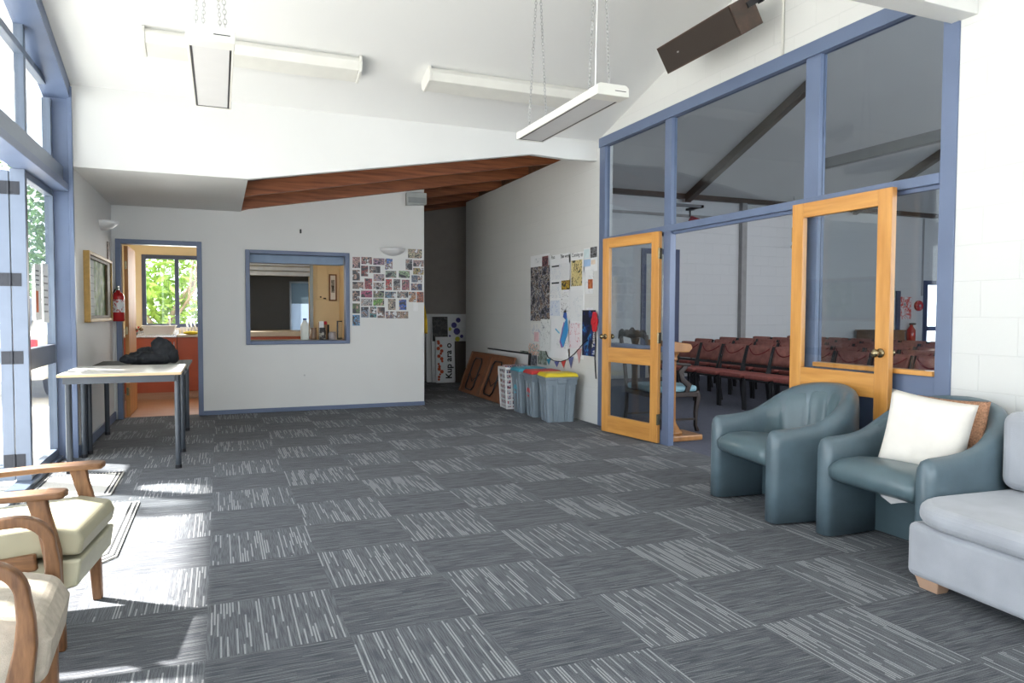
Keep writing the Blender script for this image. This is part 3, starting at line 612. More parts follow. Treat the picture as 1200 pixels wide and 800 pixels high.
# A: paddle arms, pale olive vinyl seat.  local front at x=0, back towards -x
t = thing('armchair', 'wooden armchair with flat paddle arms and pale olive vinyl seat, nearer the table', 'armchair', (-0.515, 3.17, 0), math.radians(-6))
hw = 0.25
for s in (-1, 1):
    y = s*hw
    # arm board
    mb = MB(); pa = [(0.03, 0.571, 0.028), (0.015, 0.571, 0.042), (-0.03, 0.572, 0.046), (-0.2, 0.566, 0.040), (-0.45, 0.548, 0.03), (-0.62, 0.535, 0.024)]
    rg = [[mb.bm.verts.new((x, y+q*w_, z+zz)) for q, zz in ((-1, -0.014), (-1, 0.012), (1, 0.012), (1, -0.014))] for x, z, w_ in pa]
    for A, Bq in zip(rg, rg[1:]):
        for k in range(4): mb.bm.faces.new((A[k], A[(k+1) % 4], Bq[(k+1) % 4], Bq[k]))
    mb.bm.faces.new(rg[0][::-1]); mb.bm.faces.new(rg[-1]); mb.build('arm', OAK_X, t, bevel=0.008, seg=3)
    ribbon([(-0.065, 0.56), (-0.052, 0.50), (-0.035, 0.44), (-0.02, 0.36), (-0.01, 0.2), (0.0, 0.0)], 0.034, [0.062, 0.056, 0.052, 0.056, 0.046, 0.036], 'front_leg', OAK, t, y*0.97)
    ribbon([(-0.60, 0.56), (-0.58, 0.40), (-0.56, 0.25), (-0.60, 0.0)], 0.034, 0.045, 'rear_leg', OAK, t, y*0.97)
    ribbon([(-0.07, 0.33), (-0.57, 0.27)], 0.028, 0.06, 'side_rail', OAK_X, t, y*0.97)
mb = MB(); mb.prism([(0.065, 0.335), (0.075, 0.39), (0.06, 0.43), (-0.05, 0.452), (-0.5, 0.41), (-0.52, 0.31), (0.0, 0.338)], 'Y', -0.23, 0.23); mb.build('seat_cushion', OLIVE, t, bevel=0.018, seg=4)
mb = MB(); mb.prism([(0.055, 0.225), (0.07, 0.325), (-0.52, 0.30), (-0.52, 0.22), (-0.06, 0.195)], 'Y', -0.235, 0.235); mb.build('seat_box', plain('olive_vinyl_box', (0.42, 0.41, 0.30), 0.5), t, bevel=0.012, seg=3)
mb = MB(); mb.prism([(-0.50, 0.40), (-0.68, 0.88), (-0.76, 0.86), (-0.60, 0.38)], 'Y', -0.235, 0.235); mb.build('backrest', OLIVE, t, bevel=0.03, seg=4)
# B: bent-wood arms, cream woven seat
t = thing('armchair', 'bentwood armchair with cream woven upholstery in the bottom left corner', 'armchair', (-0.432, 2.29, 0), math.radians(3))
hw = 0.215
for s in (-1, 1):
    y = s*hw; arc = []
    for i in range(9): a = PI/2 - PI/2*i/8; arc.append((-0.125+0.085*math.cos(a), 0.505+0.085*math.sin(a)))
    path = [(-0.66, 0.555), (-0.5, 0.568), (-0.3, 0.582)] + arc + [(-0.034, 0.45), (-0.036, 0.38), (-0.05, 0.30), (-0.052, 0.15), (-0.045, 0.0)]
    ths = [0.028]*3+[0.032]*9+[0.038, 0.048, 0.058, 0.05, 0.04]
    ribbon(path, 0.042, ths, 'arm', OAK, t, y)
    ribbon([(-0.64, 0.56), (-0.60, 0.35), (-0.62, 0.2), (-0.66, 0.0)], 0.04, 0.045, 'rear_leg', OAK, t, y)
    ribbon([(-0.05, 0.165), (-0.62, 0.15)], 0.022, 0.035, 'side_stretcher', OAK_X, t, y)
MB().box(-0.065, -hw, 0.20, -0.04, hw, 0.235).build('front_stretcher', OAK, t)
mb = MB(); mb.prism([(0.0, 0.26), (0.015, 0.37), (-0.015, 0.43), (-0.10, 0.452), (-0.3, 0.445), (-0.62, 0.40), (-0.64, 0.26), (-0.1, 0.235)], 'Y', -0.185, 0.185); mb.build('seat', CREAMF, t, bevel=0.028, seg=4)
mb = MB(); mb.prism([(-0.58, 0.38), (-0.74, 0.90), (-0.83, 0.88), (-0.68, 0.36)], 'Y', -0.21, 0.21); mb.build('backrest', CREAMF, t, bevel=0.03, seg=4)
# ---------------------------------------------------------------- door mats
MATP = plain('pale_woven_mat', (0.62, 0.60, 0.56), 0.95, var=0.25, nscale=160, bmp=0.5, bscale=300, spec=0.1)
t = thing('door_mat', 'pale woven mat with a black stitched edge, nearer the table', 'mat', (0, 0, 0))
B(-1.17, 5.32, 0, -0.68, 6.04, 0.012).build('mat_body', MATP, t, bevel=0.003)
for i in range(22): B(-1.15+i*0.021, 6.0, 0.0121, -1.139+i*0.021, 6.03, 0.014).build('stitch', BLACKC, t)
for x in (-0.725, -0.70): B(x, 5.33, 0.0121, x+0.012, 6.03, 0.0145).build('edge_stripe', BLACKC, t)
B(-1.165, 5.33, 0.0121, -1.15, 6.03, 0.0145).build('edge_stripe', BLACKC, t)
t = thing('door_mat', 'pale mat with a double black border line beside the wooden armchairs', 'mat', (0, 0, 0))
mb = MB(); mb.prism([(-1.17, 3.86), (-0.56, 3.86), (-0.485, 3.96), (-0.485, 5.06), (-1.17, 5.06)], 'Z', 0, 0.01); mb.build('mat_body', plain('off_white_mat', (0.66, 0.65, 0.62), 0.95, var=0.1, nscale=120), t)
for o_, w_ in ((0.0, 0.012), (0.03, 0.012)):
    mb = MB(); x = -0.492-o_; mb.prism([(x-w_, 3.98+o_), (x, 3.97+o_), (x, 5.04), (x-w_, 5.04)], 'Z', 0.0101, 0.0125)
    mb.prism([(-0.565-o_, 3.868+o_), (x, 3.965+o_), (x-w_, 3.975+o_), (-0.57-o_, 3.88+o_)], 'Z', 0.0101, 0.0125); mb.prism([(-1.16, 3.868+o_), (-0.565-o_, 3.868+o_), (-0.57-o_, 3.88+o_), (-1.16, 3.88+o_)], 'Z', 0.0101, 0.0125)
    mb.build('border_stripe', BLACKC, t)
# ---------------------------------------------------------------- two tables
def make_table(label, x0, y0, x1, y1, ztop, topmat, edgemat, legs):
    t = thing('table', label, 'table', (x0, y0, 0), 0)
    w_, d = x1-x0, y1-y0
    B(0, 0, ztop-0.022, w_, d, ztop-0.002).build('tabletop', edgemat, t, bevel=0.003)
    B(0.004, 0.004, ztop-0.002, w_-0.004, d-0.004, ztop).build('top_laminate', topmat, t)
    for nm, b in (('apron', (0.05, 0.03, w_-0.05, 0.055)), ('apron', (0.05, d-0.055, w_-0.05, d-0.03)), ('apron', (0.03, 0.05, 0.055, d-0.05)), ('apron', (w_-0.055, 0.05, w_-0.03, d-0.05))):
        B(b[0], b[1], ztop-0.075, b[2], b[3], ztop-0.022).build(nm, CHAR, t)
    for (a, b) in legs:
        MB().cyl((a, b, 0.0), (a, b, ztop-0.022), 0.022, n=20).build('leg', CHAR, t, smooth=False)
        MB().cyl((a, b, 0.0), (a, b, 0.03), 0.025, n=16).build('foot_cap', BLACKM, t)
    return t
make_table('square white-topped table with round black legs by the glazing', -1.095, 5.97, -0.275, 6.86, 0.76, plain('white_melamine', (0.74, 0.72, 0.66), 0.25, var=0.02), plain('plywood_edge', (0.55, 0.40, 0.24), 0.5), ((0.04, 0.20), (0.785, 0.11), (0.04, 0.83), (0.785, 0.81)))
make_table('dark-topped table pushed up behind the white-topped one', -1.085, 6.90, -0.27, 8.10, 0.722, plain('dark_grey_laminate', (0.05, 0.055, 0.052), 0.75, var=0.05, spec=0.2), plain('dark_edge', (0.05, 0.055, 0.05), 0.5), ((0.045, 0.06), (0.765, 0.06), (0.045, 1.09), (0.765, 1.09)))
# jacket
mb = MB()
for c, r in (((0.0, 0, 0.05), (0.20, 0.15, 0.07)), ((0.10, 0.02, 0.12), (0.13, 0.12, 0.09)), ((0.06, 0.02, 0.19), (0.075, 0.085, 0.06)), ((0.14, 0.0, 0.17), (0.06, 0.07, 0.06)), ((-0.19, -0.05, 0.045), (0.11, 0.055, 0.045)), ((-0.10, 0.05, 0.09), (0.14, 0.045, 0.03)), ((-0.05, 0.05, 0.13), (0.10, 0.04, 0.03)), ((0.20, -0.01, 0.07), (0.06, 0.10, 0.075))): mb.ball(c, r, 14)
j = mb.build('jacket', BLACKC, smooth=True); m = j.modifiers.new('r', 'REMESH'); m.mode = 'VOXEL'; m.voxel_size = 0.009; m.use_smooth_shade = True
tx = bpy.data.textures.new('folds', 'CLOUDS'); tx.noise_scale = 0.075; tx.noise_depth = 1
m = j.modifiers.new('d', 'DISPLACE'); m.texture = tx; m.strength = 0.045; m.mid_level = 0.55; m.texture_coords = 'LOCAL'
j.scale = (0.86, 0.9, 0.95); j.location = (-0.57, 7.2, 0.745); tag(j, 'crumpled black jacket thrown on the tables', 'jacket')
# ---------------------------------------------------------------- recycling bins
def make_bin(label, loc, rz, lidcol, lidname, sym):
    t = thing('recycling_bin', label, 'bin', loc, rz, 'recycling bins along the block wall')
    wx, wy, h = 0.185, 0.155, 0.515
    mb = MB(); rg = []; 
    def ring(k, z, inset=0):
        P = []
        def side(ax, ay, bx, by, n, ridg):
            for i in range(n):
                u = i/n; P.append((ax+(bx-ax)*u, ay+(by-ay)*u))
        a, b = wx*k-inset, wy*k-inset
        c = 0.02
        # front and side faces with two recessed vertical channels each
        pts = []
        for sx, sy, tx_, ty_ in ((-1, -1, 1, 0), (1, -1, 0, 1), (1, 1, -1, 0), (-1, 1, 0, -1)):
            L = 2*a if tx_ else 2*b; x0, y0 = sx*a, sy*b; nx, ny = ty_, -tx_
            for u, off in ((0.06, 0), (0.20, 0), (0.225, 0.012), (0.36, 0.012), (0.385, 0), (0.615, 0), (0.64, 0.012), (0.775, 0.012), (0.80, 0), (0.94, 0)):
                pts.append((x0+tx_*L*u-nx*off, y0+ty_*L*u-ny*off, z))
        return [mb.bm.verts.new(p) for p in pts]
    zz = [(0.83, 0.0), (0.84, 0.01), (0.97, 0.42)]
    rg = [ring(k, z) for k, z in zz]
    n = len(rg[0])
    for A, Bq in zip(rg, rg[1:]):
        for k in range(n): mb.bm.faces.new((A[k], A[(k+1) % n], Bq[(k+1) % n], Bq[k]))
    mb.bm.faces.new(rg[0][::-1]); mb.bm.faces.new(rg[-1])
    mb.box(-wx*0.985, -wy*0.985, 0.42, wx*0.985, wy*0.985, h-0.035)
    mb.build('body', GREYBIN, t, bevel=0.003)
    B(-wx-0.012, -wy-0.012, h-0.04, wx+0.012, wy+0.012, h-0.008).build('rim', GREYBIN, t, bevel=0.006)
    for s in (-1, 1): B(-0.05, s*(wy+0.006)-0.02, h-0.075, 0.05, s*(wy+0.006)+0.02, h-0.03).build('handle', GREYBIN, t, bevel=0.005)
    m = plain(lidname, lidcol, 0.4, var=0.04)
    mb = MB(); rg = [[mb.bm.verts.new((x*kx, y*kx, z)) for x, y in ((-wx, -wy), (wx, -wy), (wx, wy), (-wx, wy))] for kx, z in ((1.05, h-0.008), (1.05, h+0.01), (0.93, h+0.035), (0.5, h+0.042))]
    for A, Bq in zip(rg, rg[1:]):
        for k in range(4): mb.bm.faces.new((A[k], A[(k+1) % 4], Bq[(k+1) % 4], Bq[k]))
    mb.bm.faces.new(rg[0][::-1]); mb.bm.faces.new(rg[-1]); mb.build('lid', m, t, bevel=0.008, seg=3)
    if sym:
        mb = MB()
        for i in range(3):
            a = i*2*PI/3
            pts = [Vector((-wx*0.93-0.006, 0.035*math.cos(a+q*0.3), 0.29+0.05*math.sin(a+q*0.3))) for q in range(5)]
            mb.tube(pts, 0.006, 6)
        mb.build('recycling_mark', m, t)
    return t
make_bin('grey recycling bin with a yellow lid, nearest the timber door', (3.535, 7.235, 0), math.radians(-8), (0.75, 0.58, 0.03), 'yellow_lid_plastic', False)
make_bin('grey recycling bin with a red lid, between the yellow and blue lidded ones', (3.535, 7.64, 0), math.radians(-5), (0.55, 0.04, 0.04), 'red_lid_plastic', True)
make_bin('grey recycling bin with a light blue lid, next to the white basket', (3.535, 8.04, 0), math.radians(-4), (0.06, 0.36, 0.48), 'light_blue_lid_plastic', True)
# white perforated basket with odds and ends
t = thing('storage_basket', 'tall white perforated basket filled with odds and ends, behind the bins', 'basket', (3.53, 8.44, 0), math.radians(-4))
mb = MB(); wx, wy, h = 0.19, 0.15, 0.50
for z in [0.0]+[0.04+0.066*i for i in range(8)]:
    k = 0.86+0.14*z/h; hh = 0.022
    for b in ((-wx*k, -wy*k, wx*k, -wy*k+0.006), (-wx*k, wy*k-0.006, wx*k, wy*k), (-wx*k, -wy*k, -wx*k+0.006, wy*k), (wx*k-0.006, -wy*k, wx*k, wy*k)): mb.box(b[0], b[1], z, b[2], b[3], z+hh)
for i in range(6):
    u = -1+2*i/5
    for sx in (-1, 1):
        mb.poly([(sx*wx*0.86, u*wy*0.86-0.009, 0), (sx*wx*0.86, u*wy*0.86+0.009, 0), (sx*wx, u*wy+0.009, h), (sx*wx, u*wy-0.009, h)], [(0, 1, 2, 3)])
        mb.poly([(u*wx*0.86-0.011, sx*wy*0.86, 0), (u*wx*0.86+0.011, sx*wy*0.86, 0), (u*wx+0.011, sx*wy, h), (u*wx-0.011, sx*wy, h)], [(0, 1, 2, 3)])
o = mb.build('body', WPL2, t); 
B(-wx-0.01, -wy-0.01, h, wx+0.01, wy+0.01, h+0.03).build('rim', WPL2, t, bevel=0.006)
o = B(-wx*0.84, -wy*0.84, 0.02, wx*0.84, wy*0.84, h+0.05).build('contents', picture('basket_contents', [(0.03, 0.04, 0.10), (0.5, 0.1, 0.12), (0.7, 0.7, 0.72), (0.10, 0.12, 0.25), (0.02, 0.02, 0.03)], 3, 22), t, bevel=0.02)
# folded tables leaning on the wall
def folded_table(label, y0, y1, xo, h, mirror=1):
    t = thing('folding_table', label, 'folding table', (xo, y0, 0.0), 0, 'folding tables leaning on the block wall')
    L = y1-y0; top = XR-0.12-xo; a = math.atan2(top-0.0, h)
    M_ = Matrix.Rotation(a, 4, 'Y')
    HB = plain('brown_hardboard', (0.27, 0.11, 0.055), 0.6, var=0.12, nscale=12)
    B(0, 0, 0.012, 0.012, L, h, M_).build('tabletop', HB, t)
    mb = MB()
    for b in ((-0.016, 0, 0.008, 0, L, 0.03), (-0.016, 0, h-0.025, 0, L, h), (-0.016, 0, 0.03, 0, 0.022, h-0.025), (-0.016, L-0.022, 0.03, 0, L, h-0.025), (-0.016, L*0.47, 0.03, 0, L*0.53, h-0.025)): mb.box(*b, M_)
    mb.build('frame', wood('reddish_batten', (0.16, 0.06, 0.025), (0.27, 0.11, 0.05), (6, 2, 6)), t)
    for c in (0.27, 0.73):
        pts = [M_ @ Vector((-0.032, L*c+dy, z)) for dy, z in ((-0.17, 0.12), (-0.17, h-0.16), (-0.12, h-0.10), (0.12, h-0.10), (0.17, h-0.16), (0.17, 0.12), (0.12, 0.07), (-0.12, 0.07))]
        MB().tube(pts, 0.011, 8, closed=True).build('leg_frame', BLACKM, t, smooth=True)
        pts = [M_ @ Vector((-0.02, L*c+dy, z)) for dy, z in ((-0.22, h*0.5), (0.0, 0.2), (0.22, h*0.5))]
        MB().tube(pts, 0.006, 6).build('brace', BLACKM, t)
    return t
folded_table('brown hardboard folding table with black leg frames leaning on the block wall', 8.80, 10.55, 3.44, 0.66)
t = thing('folding_table', 'white-topped folding table behind the brown hardboard one, only its dark edge showing', 'folding table', (3.735, 8.60, 0), 0)
M_ = Matrix.Rotation(0.06, 4, 'Y'); B(0, 0, 0.0, 0.02, 1.55, 0.67, M_).build('tabletop', WPL2, t); B(-0.004, -0.004, 0.67, 0.026, 1.554, 0.69, M_).build('edge_trim', BLACKM, t, bevel=0.004)
B(-0.004, -0.02, 0.0, 0.026, -0.004, 0.69, M_).build('edge_trim', BLACKM, t)
# ---------------------------------------------------------------- lectern just inside the hall
t = thing('lectern', 'honey timber pedestal lectern standing just inside the hall doorway', 'lectern', (4.085, 5.78, 0), 0)
LW = wood('honey_lectern', (0.30, 0.13, 0.04), (0.46, 0.22, 0.07), (8, 8, 1.2), 0.35, 0.3)
mb = MB(); mb.box(-0.22, -0.17, 0, 0.22, 0.17, 0.055); mb.build('base', LW, t, bevel=0.012, seg=3)
MB().lathe([(0.11, 0.055), (0.11, 0.075), (0.085, 0.09), (0.07, 0.12), (0.05, 0.15), (0.046, 0.17)], (-0.03, 0, 0), 24).build('base_moulding', LW, t, smooth=True)
mb = MB(); R_ = []
for z in (0.17, 0.76): R_.append([mb.bm.verts.new((-0.03+(0.043-0.005*abs(math.cos(6*a)))*math.cos(a), (0.043-0.005*abs(math.cos(6*a)))*math.sin(a), z)) for a in [2*PI*i/72 for i in range(72)]])
for i in range(72): mb.bm.faces.new((R_[0][i], R_[0][(i+1) % 72], R_[1][(i+1) % 72], R_[1][i]))
mb.build('fluted_column', LW, t, smooth=True)
MB().lathe([(0.046, 0.76), (0.055, 0.77), (0.055, 0.785), (0.048, 0.80), (0.07, 0.835), (0.075, 0.85)], (-0.03, 0, 0), 24).build('capital', LW, t, smooth=True)
mb = MB(); mb.prism([(-0.20, 0.85), (0.05, 0.85), (0.09, 0.89), (0.07, 0.93), (-0.20, 0.965)], 'Y', -0.17, 0.17); mb.build('reading_top', LW, t, bevel=0.01, seg=3)
# ---------------------------------------------------------------- carved chair
t = thing('carved_chair', 'dark carved armchair with a pale blue seat, behind the left timber door', 'chair', (4.02, 6.10, 0), math.radians(-4))
MAH = wood('dark_mahogany', (0.012, 0.007, 0.006), (0.035, 0.017, 0.012), (8, 8, 2), 0.5, 0.0)
W_, D_ = 0.56, 0.54
for y in (0.0, W_):
    ribbon([(0.0, 0.0), (0.03, 0.2), (0.03, 0.42), (0.0, 0.70), (-0.05, 1.0)], 0.035, 0.035, 'rear_leg', MAH, t, y)
    ribbon([(D_+0.02, 0.0), (D_-0.005, 0.06), (D_-0.005, 0.2), (D_+0.02, 0.36), (D_, 0.42)], 0.04, [0.04, 0.03, 0.035, 0.055, 0.05], 'front_leg', MAH, t, y)
    ribbon([(-0.01, 0.72), (0.15, 0.73), (0.35, 0.70), (0.46, 0.69)], 0.045, 0.03, 'arm', MAH, t, y)
    ribbon([(0.42, 0.69), (0.35, 0.62), (0.37, 0.54), (0.45, 0.48), (0.42, 0.40)], 0.035, [0.045, 0.065, 0.06, 0.065, 0.05], 'arm_support', MAH, t, y)
    B(0.03, y-0.015, 0.12, D_, y+0.015, 0.14).build('stretcher', MAH, t)
mb = MB(); mb.box(0.02, -0.02, 0.36, D_+0.02, W_+0.02, 0.41); mb.build('seat_frame', MAH, t, bevel=0.008)
mb = MB(); mb.box(0.03, 0.0, 0.411, D_+0.015, W_, 0.475); mb.build('seat', plain('pale_blue_seat_vinyl', (0.22, 0.40, 0.47), 0.5, var=0.04), t, bevel=0.025, seg=4)
# carved crest and splat as outlines with holes either side of the splat
mb = MB(); cy = W_/2
crest = [(-0.02, 0.94), (0.0, 1.03), (0.05, 1.055), (0.10, 1.03), (0.16, 1.05), (0.22, 1.04), (cy, 1.075), (W_-0.22, 1.04), (W_-0.16, 1.05), (W_-0.10, 1.03), (W_-0.05, 1.055), (W_, 1.03), (W_+0.02, 0.94), (W_-0.06, 0.98), (cy+0.08, 0.965), (cy, 0.96), (cy-0.08, 0.965), (0.06, 0.98)]
mb.prism(crest, 'X', -0.075, -0.045); mb.build('crest_rail', MAH, t, bevel=0.006)
mb = MB(); sp = [(cy-0.09, 0.965), (cy+0.09, 0.965), (cy+0.05, 0.90), (cy+0.10, 0.82), (cy+0.06, 0.74), (cy+0.045, 0.6), (cy+0.06, 0.43), (cy-0.06, 0.43), (cy-0.045, 0.6), (cy-0.06, 0.74), (cy-0.10, 0.82), (cy-0.05, 0.90)]
mb.prism(sp, 'X', -0.035, -0.015); mb.build('splat', MAH, t, bevel=0.004)
MB().box(-0.04, 0, 0.76, -0.02, W_, 0.79).build('back_rail', MAH, t)
# ---------------------------------------------------------------- hall chairs
RED = plain('dusty_red_fabric', (0.33, 0.095, 0.08), 0.85, var=0.18, nscale=14, bmp=0.2, bscale=160); REDD = plain('deep_red_fabric', (0.20, 0.02, 0.025), 0.85, var=0.1)
def hall_chair(label):
    t = thing('hall_chair', label, 'chair', (0, 0, 0), 0, 'red stacking chairs in rows in the hall')
    wd = 0.225
    mb = MB().box(0.0, -wd+0.01, 0.40, 0.42, wd-0.01, 0.455); mb.build('seat', RED, t, bevel=0.02, seg=3)
    MB().box(0.01, -wd+0.02, 0.375, 0.41, wd-0.02, 0.40).build('seat_base', BLACKM, t)
    mb = MB(); rows = []
    for i in range(11):
        y = -wd+0.015+(2*wd-0.03)*i/10; c = 0.025*(1-((i-5)/5)**2)
        rows.append([mb.bm.verts.new((x+c, y, z)) for x, z in ((0.435, 0.555), (0.455, 0.64), (0.485, 0.74), (0.50, 0.795), (0.525, 0.80), (0.53, 0.775), (0.51, 0.70), (0.48, 0.63), (0.46, 0.555))])
    for A, Bq in zip(rows, rows[1:]):
        for k in range(9): mb.bm.faces.new((A[k], A[(k+1) % 9], Bq[(k+1) % 9], Bq[k]))
    mb.bm.faces.new(rows[0]); mb.bm.faces.new(rows[-1][::-1]); mb.build('backrest', plain('faded_rose_fabric', (0.36, 0.145, 0.12), 0.85, var=0.25, nscale=10, bmp=0.2, bscale=160), t, smooth=True)
    B(0.425, -wd+0.01, 0.515, 0.45, wd-0.01, 0.55).build('back_bar', BLACKM, t)
    pts = [Vector((0.487+0.02-0.022*(1-abs(u)) - 0.0, u*(wd-0.035), 0.765-0.085*(1-u*u))) + Vector((-0.022-0.040*(1-u*u), 0, 0)) for u in [-1+i/6 for i in range(13)]]
    MB().tube(pts, 0.007, 6).build('pocket_edge', REDD, t, smooth=True)
    for s in (-1, 1):
        MB().tube([(0.04, s*wd, 0.0), (0.03, s*wd, 0.38), (0.08, s*wd, 0.40), (0.40, s*wd, 0.40)], 0.018, 8).build('front_leg', BLACKM, t)
        MB().tube([(0.46, s*wd, 0.0), (0.40, s*wd, 0.38), (0.43, s*wd, 0.5), (0.52, s*wd, 0.79)], 0.018, 8).build('rear_leg', BLACKM, t)
    return t
first = None; rows_ = [(6.12, 4.0, 8.95), (7.08, 4.5, 9.95), (8.0, 5.0, 10.4), (8.9, 6.0, 10.6), (9.8, 7.0, 10.6)]
rn = ['front', 'second', 'third', 'fourth', 'last']; 
ordn = ['first', 'second', 'third', 'fourth', 'fifth', 'sixth', 'seventh', 'eighth', 'ninth', 'tenth', 'eleventh', 'twelfth']
for r_, (x, ya, yb) in enumerate(rows_):
    y = yb - (0.05 if r_ % 2 else 0); k = 0
    while y > ya:
        lab = 'red fabric chair with black frame, %s row of the hall, %s from the far end' % (rn[r_], ordn[k])
        if first is None: first = hall_chair(lab); first.location = (x, y, 0)
        else: dup(first, (x+random.uniform(-.012, .012), y, 0), random.uniform(-.008, .008), lab)
        y -= 0.50; k += 1
# ================================================================ overhead
def chain(pts_a, pts_b, name, parent, link=0.032):
    a, b = Vector(pts_a), Vector(pts_b); L = (b-a).length; n = int(L/(link*0.74)); mb = MB(); q = (b-a).to_track_quat('Z', 'Y')
    for i in range(n+1):
        c = a + (b-a)*(i/n); r = Matrix.Rotation(PI/2*(i % 2), 3, 'Z')
        pts = [c + q @ (r @ Vector((0.009*math.cos(t_), 0, link/2*math.sin(t_)))) for t_ in [2*PI*k/8 for k in range(8)]]
        mb.tube(pts, 0.0022, 4, closed=True)
    return mb.build(name, CHROME, parent, smooth=True)
def heater(label, x, group='strip heaters hung on chains from the sloping ceiling'):
    t = thing('strip_heater', label, 'heater', (x, 3.78, 2.52), 0, group); L = 1.20; w2 = 0.108
    mb = MB(); mb.prism([(-w2, 0), (-w2, 0.05), (-w2+0.02, 0.062), (w2-0.02, 0.062), (w2, 0.05), (w2, 0), (w2-0.012, 0), (w2-0.012, 0.01), (-w2+0.012, 0.01), (-w2+0.012, 0)], 'Y', 0.0, L)
    mb.build('casing', WPL, t, bevel=0.002)
    mb = MB(); mb.prism([(-w2-0.002, -0.004), (-w2-0.002, 0.05), (-w2+0.02, 0.066), (w2-0.02, 0.066), (w2+0.002, 0.05), (w2+0.002, -0.004)], 'Y', -0.03, 0.08); mb.build('end_cap', WPL, t, bevel=0.004)
    B(w2-0.095, -0.0315, 0.026, w2-0.02, -0.030, 0.030).build('grille_slot', BLACKM, t)
    mb = MB(); mb.prism([(-w2-0.002, -0.004), (-w2-0.002, 0.05), (-w2+0.02, 0.066), (w2-0.02, 0.066), (w2+0.002, 0.05), (w2+0.002, -0.004)], 'Y', L-0.012, L+0.006); mb.build('end_cap', WPL, t, bevel=0.003)
    B(-w2+0.022, 0.08, 0.002, w2-0.022, L-0.022, 0.006).build('radiant_panel', plain('satin_radiant_panel', (0.62, 0.62, 0.62), 0.45, var=0.02), t)
    for b in ((-w2+0.012, 0.08, -w2+0.022, L-0.012), (w2-0.022, 0.08, w2-0.012, L-0.012), (-w2+0.012, L-0.022, w2-0.012, L-0.012)): B(b[0], b[1], 0.0, b[2], b[3], 0.009).build('edge_gap', BLACKM, t)
    for y in (0.14, L-0.14):
        zc = ceil_z(3.78+y)-2.52
        for s in (-1, 1):
            mb = MB(); mb.box(s*0.07-0.008, y-0.02, 0.06, s*0.07+0.008, y+0.02, 0.064).tube([(s*0.07, y-0.015, 0.064), (s*0.07, y-0.008, 0.084), (s*0.07, y+0.008, 0.084), (s*0.07, y+0.015, 0.064)], 0.003, 6); mb.build('bracket', CHROME, t)
            chain((s*0.07, y, 0.085), (s*0.012, y, zc-0.035), 'chain', t)
        MB().cyl((0, y, zc-0.006), (0, y, zc+0.004), 0.014).tube([(0, y, zc-0.004), (0.008, y, zc-0.02), (0, y, zc-0.034), (-0.008, y, zc-0.024)], 0.003, 6).build('ceiling_hook', CHROME, t)
    MB().tube([(-0.05, 0.10, 0.064), (-0.045, 0.11, 0.09), (-0.03, 0.13, 0.4), (-0.01, 0.14, ceil_z(3.92)-2.53)], 0.004, 6).build('cable', WPL2, t, smooth=True)
    return t
heater('cream strip heater hanging on chains above the glazing side, seen end on', -0.025)
heater('cream strip heater hanging on chains near the glazed partition', 2.19)
def batten(label, x0, x1):
    t = thing('batten_light', label, 'ceiling light', ((x0+x1)/2, 6.10, ceil_z(6.10)), 0, 'fluorescent batten lights on the sloping ceiling'); t.rotation_euler = (math.atan(-0.29), 0, 0)
    h = (x1-x0)/2; DIF = plain('prismatic_diffuser', (0.74, 0.73, 0.68), 0.35, var=0.03)
    B(-h, -0.10, -0.03, h, 0.10, -0.001).build('tray', WPL, t)
    mb = MB(); mb.prism([(-0.125, -0.03), (-0.13, -0.06), (-0.085, -0.115), (0.085, -0.115), (0.13, -0.06), (0.125, -0.03)], 'X', -h+0.012, h-0.012); mb.build('diffuser', DIF, t, bevel=0.004)
    for s in (-1, 1):
        mb = MB(); mb.prism([(-0.13, -0.001), (-0.137, -0.062), (-0.09, -0.122), (0.09, -0.122), (0.137, -0.062), (0.13, -0.001)], 'X', s*h-0.012, s*h+0.012); mb.build('end_cap', WPL, t, bevel=0.004)
    return t
batten('long batten light with diffuser on the ceiling behind the end-on heater', -0.50, 1.10)
batten('long batten light with diffuser on the ceiling behind the right heater', 1.69, 3.29)
# column loudspeaker high on the right wall
t = thing('column_loudspeaker', 'long dark brown loudspeaker bracketed high on the wall above the partition', 'loudspeaker', (3.47, 4.10, 3.335), 0)
t.rotation_euler = (0, math.radians(-31), 0)
SPW = wood('dark_speaker_veneer', (0.035, 0.018, 0.012), (0.085, 0.045, 0.03), (6, 1, 8), 0.4, 0.2)
B(-0.11, 0, -0.11, 0.11, 0.90, 0.11).build('cabinet', SPW, t, bevel=0.003)
B(-0.116, 0.012, -0.10, -0.11, 0.888, 0.10).build('grille', plain('dark_brown_grille', (0.035, 0.024, 0.018), 0.8, var=0.2, nscale=200), t)
B(-0.119, 0.66, 0.0, -0.116, 0.68, 0.012).build('badge', CHROME, t)
MB().box(0.03, -0.012, 0.03, 0.15, 0.0, 0.07).box(0.15, -0.03, 0.02, 0.165, 0.02, 0.09).box(0.16, -0.01, 0.04, 0.285, 0.0, 0.065).build('bracket', BLACKM, t)
# conduit above the partition
tag(MB().cyl((XR-0.012, 4.10, 3.09), (XR-0.012, 4.10, ceil_z(4.1)-0.002), 0.011).build('conduit', WPL, smooth=True), 'thin white conduit running up the wall above the partition', 'conduit')
# small grey speaker at the top of the back wall
t = thing('wall_speaker', 'small pale grey speaker box high on the back wall corner', 'speaker', (2.37, YB, 2.69))
mb = MB(); mb.prism([(-0.13, -0.09), (0.13, -0.07), (0.13, 0.075), (-0.13, 0.075)], 'Y', -0.10, 0); mb.build('cabinet', plain('pale_grey_cabinet', (0.42, 0.44, 0.43), 0.5), t, bevel=0.006)
B(-0.115, -0.104, -0.06, 0.115, -0.10, 0.012).build('grille', plain('mid_grey_grille', (0.28, 0.30, 0.30), 0.7), t)
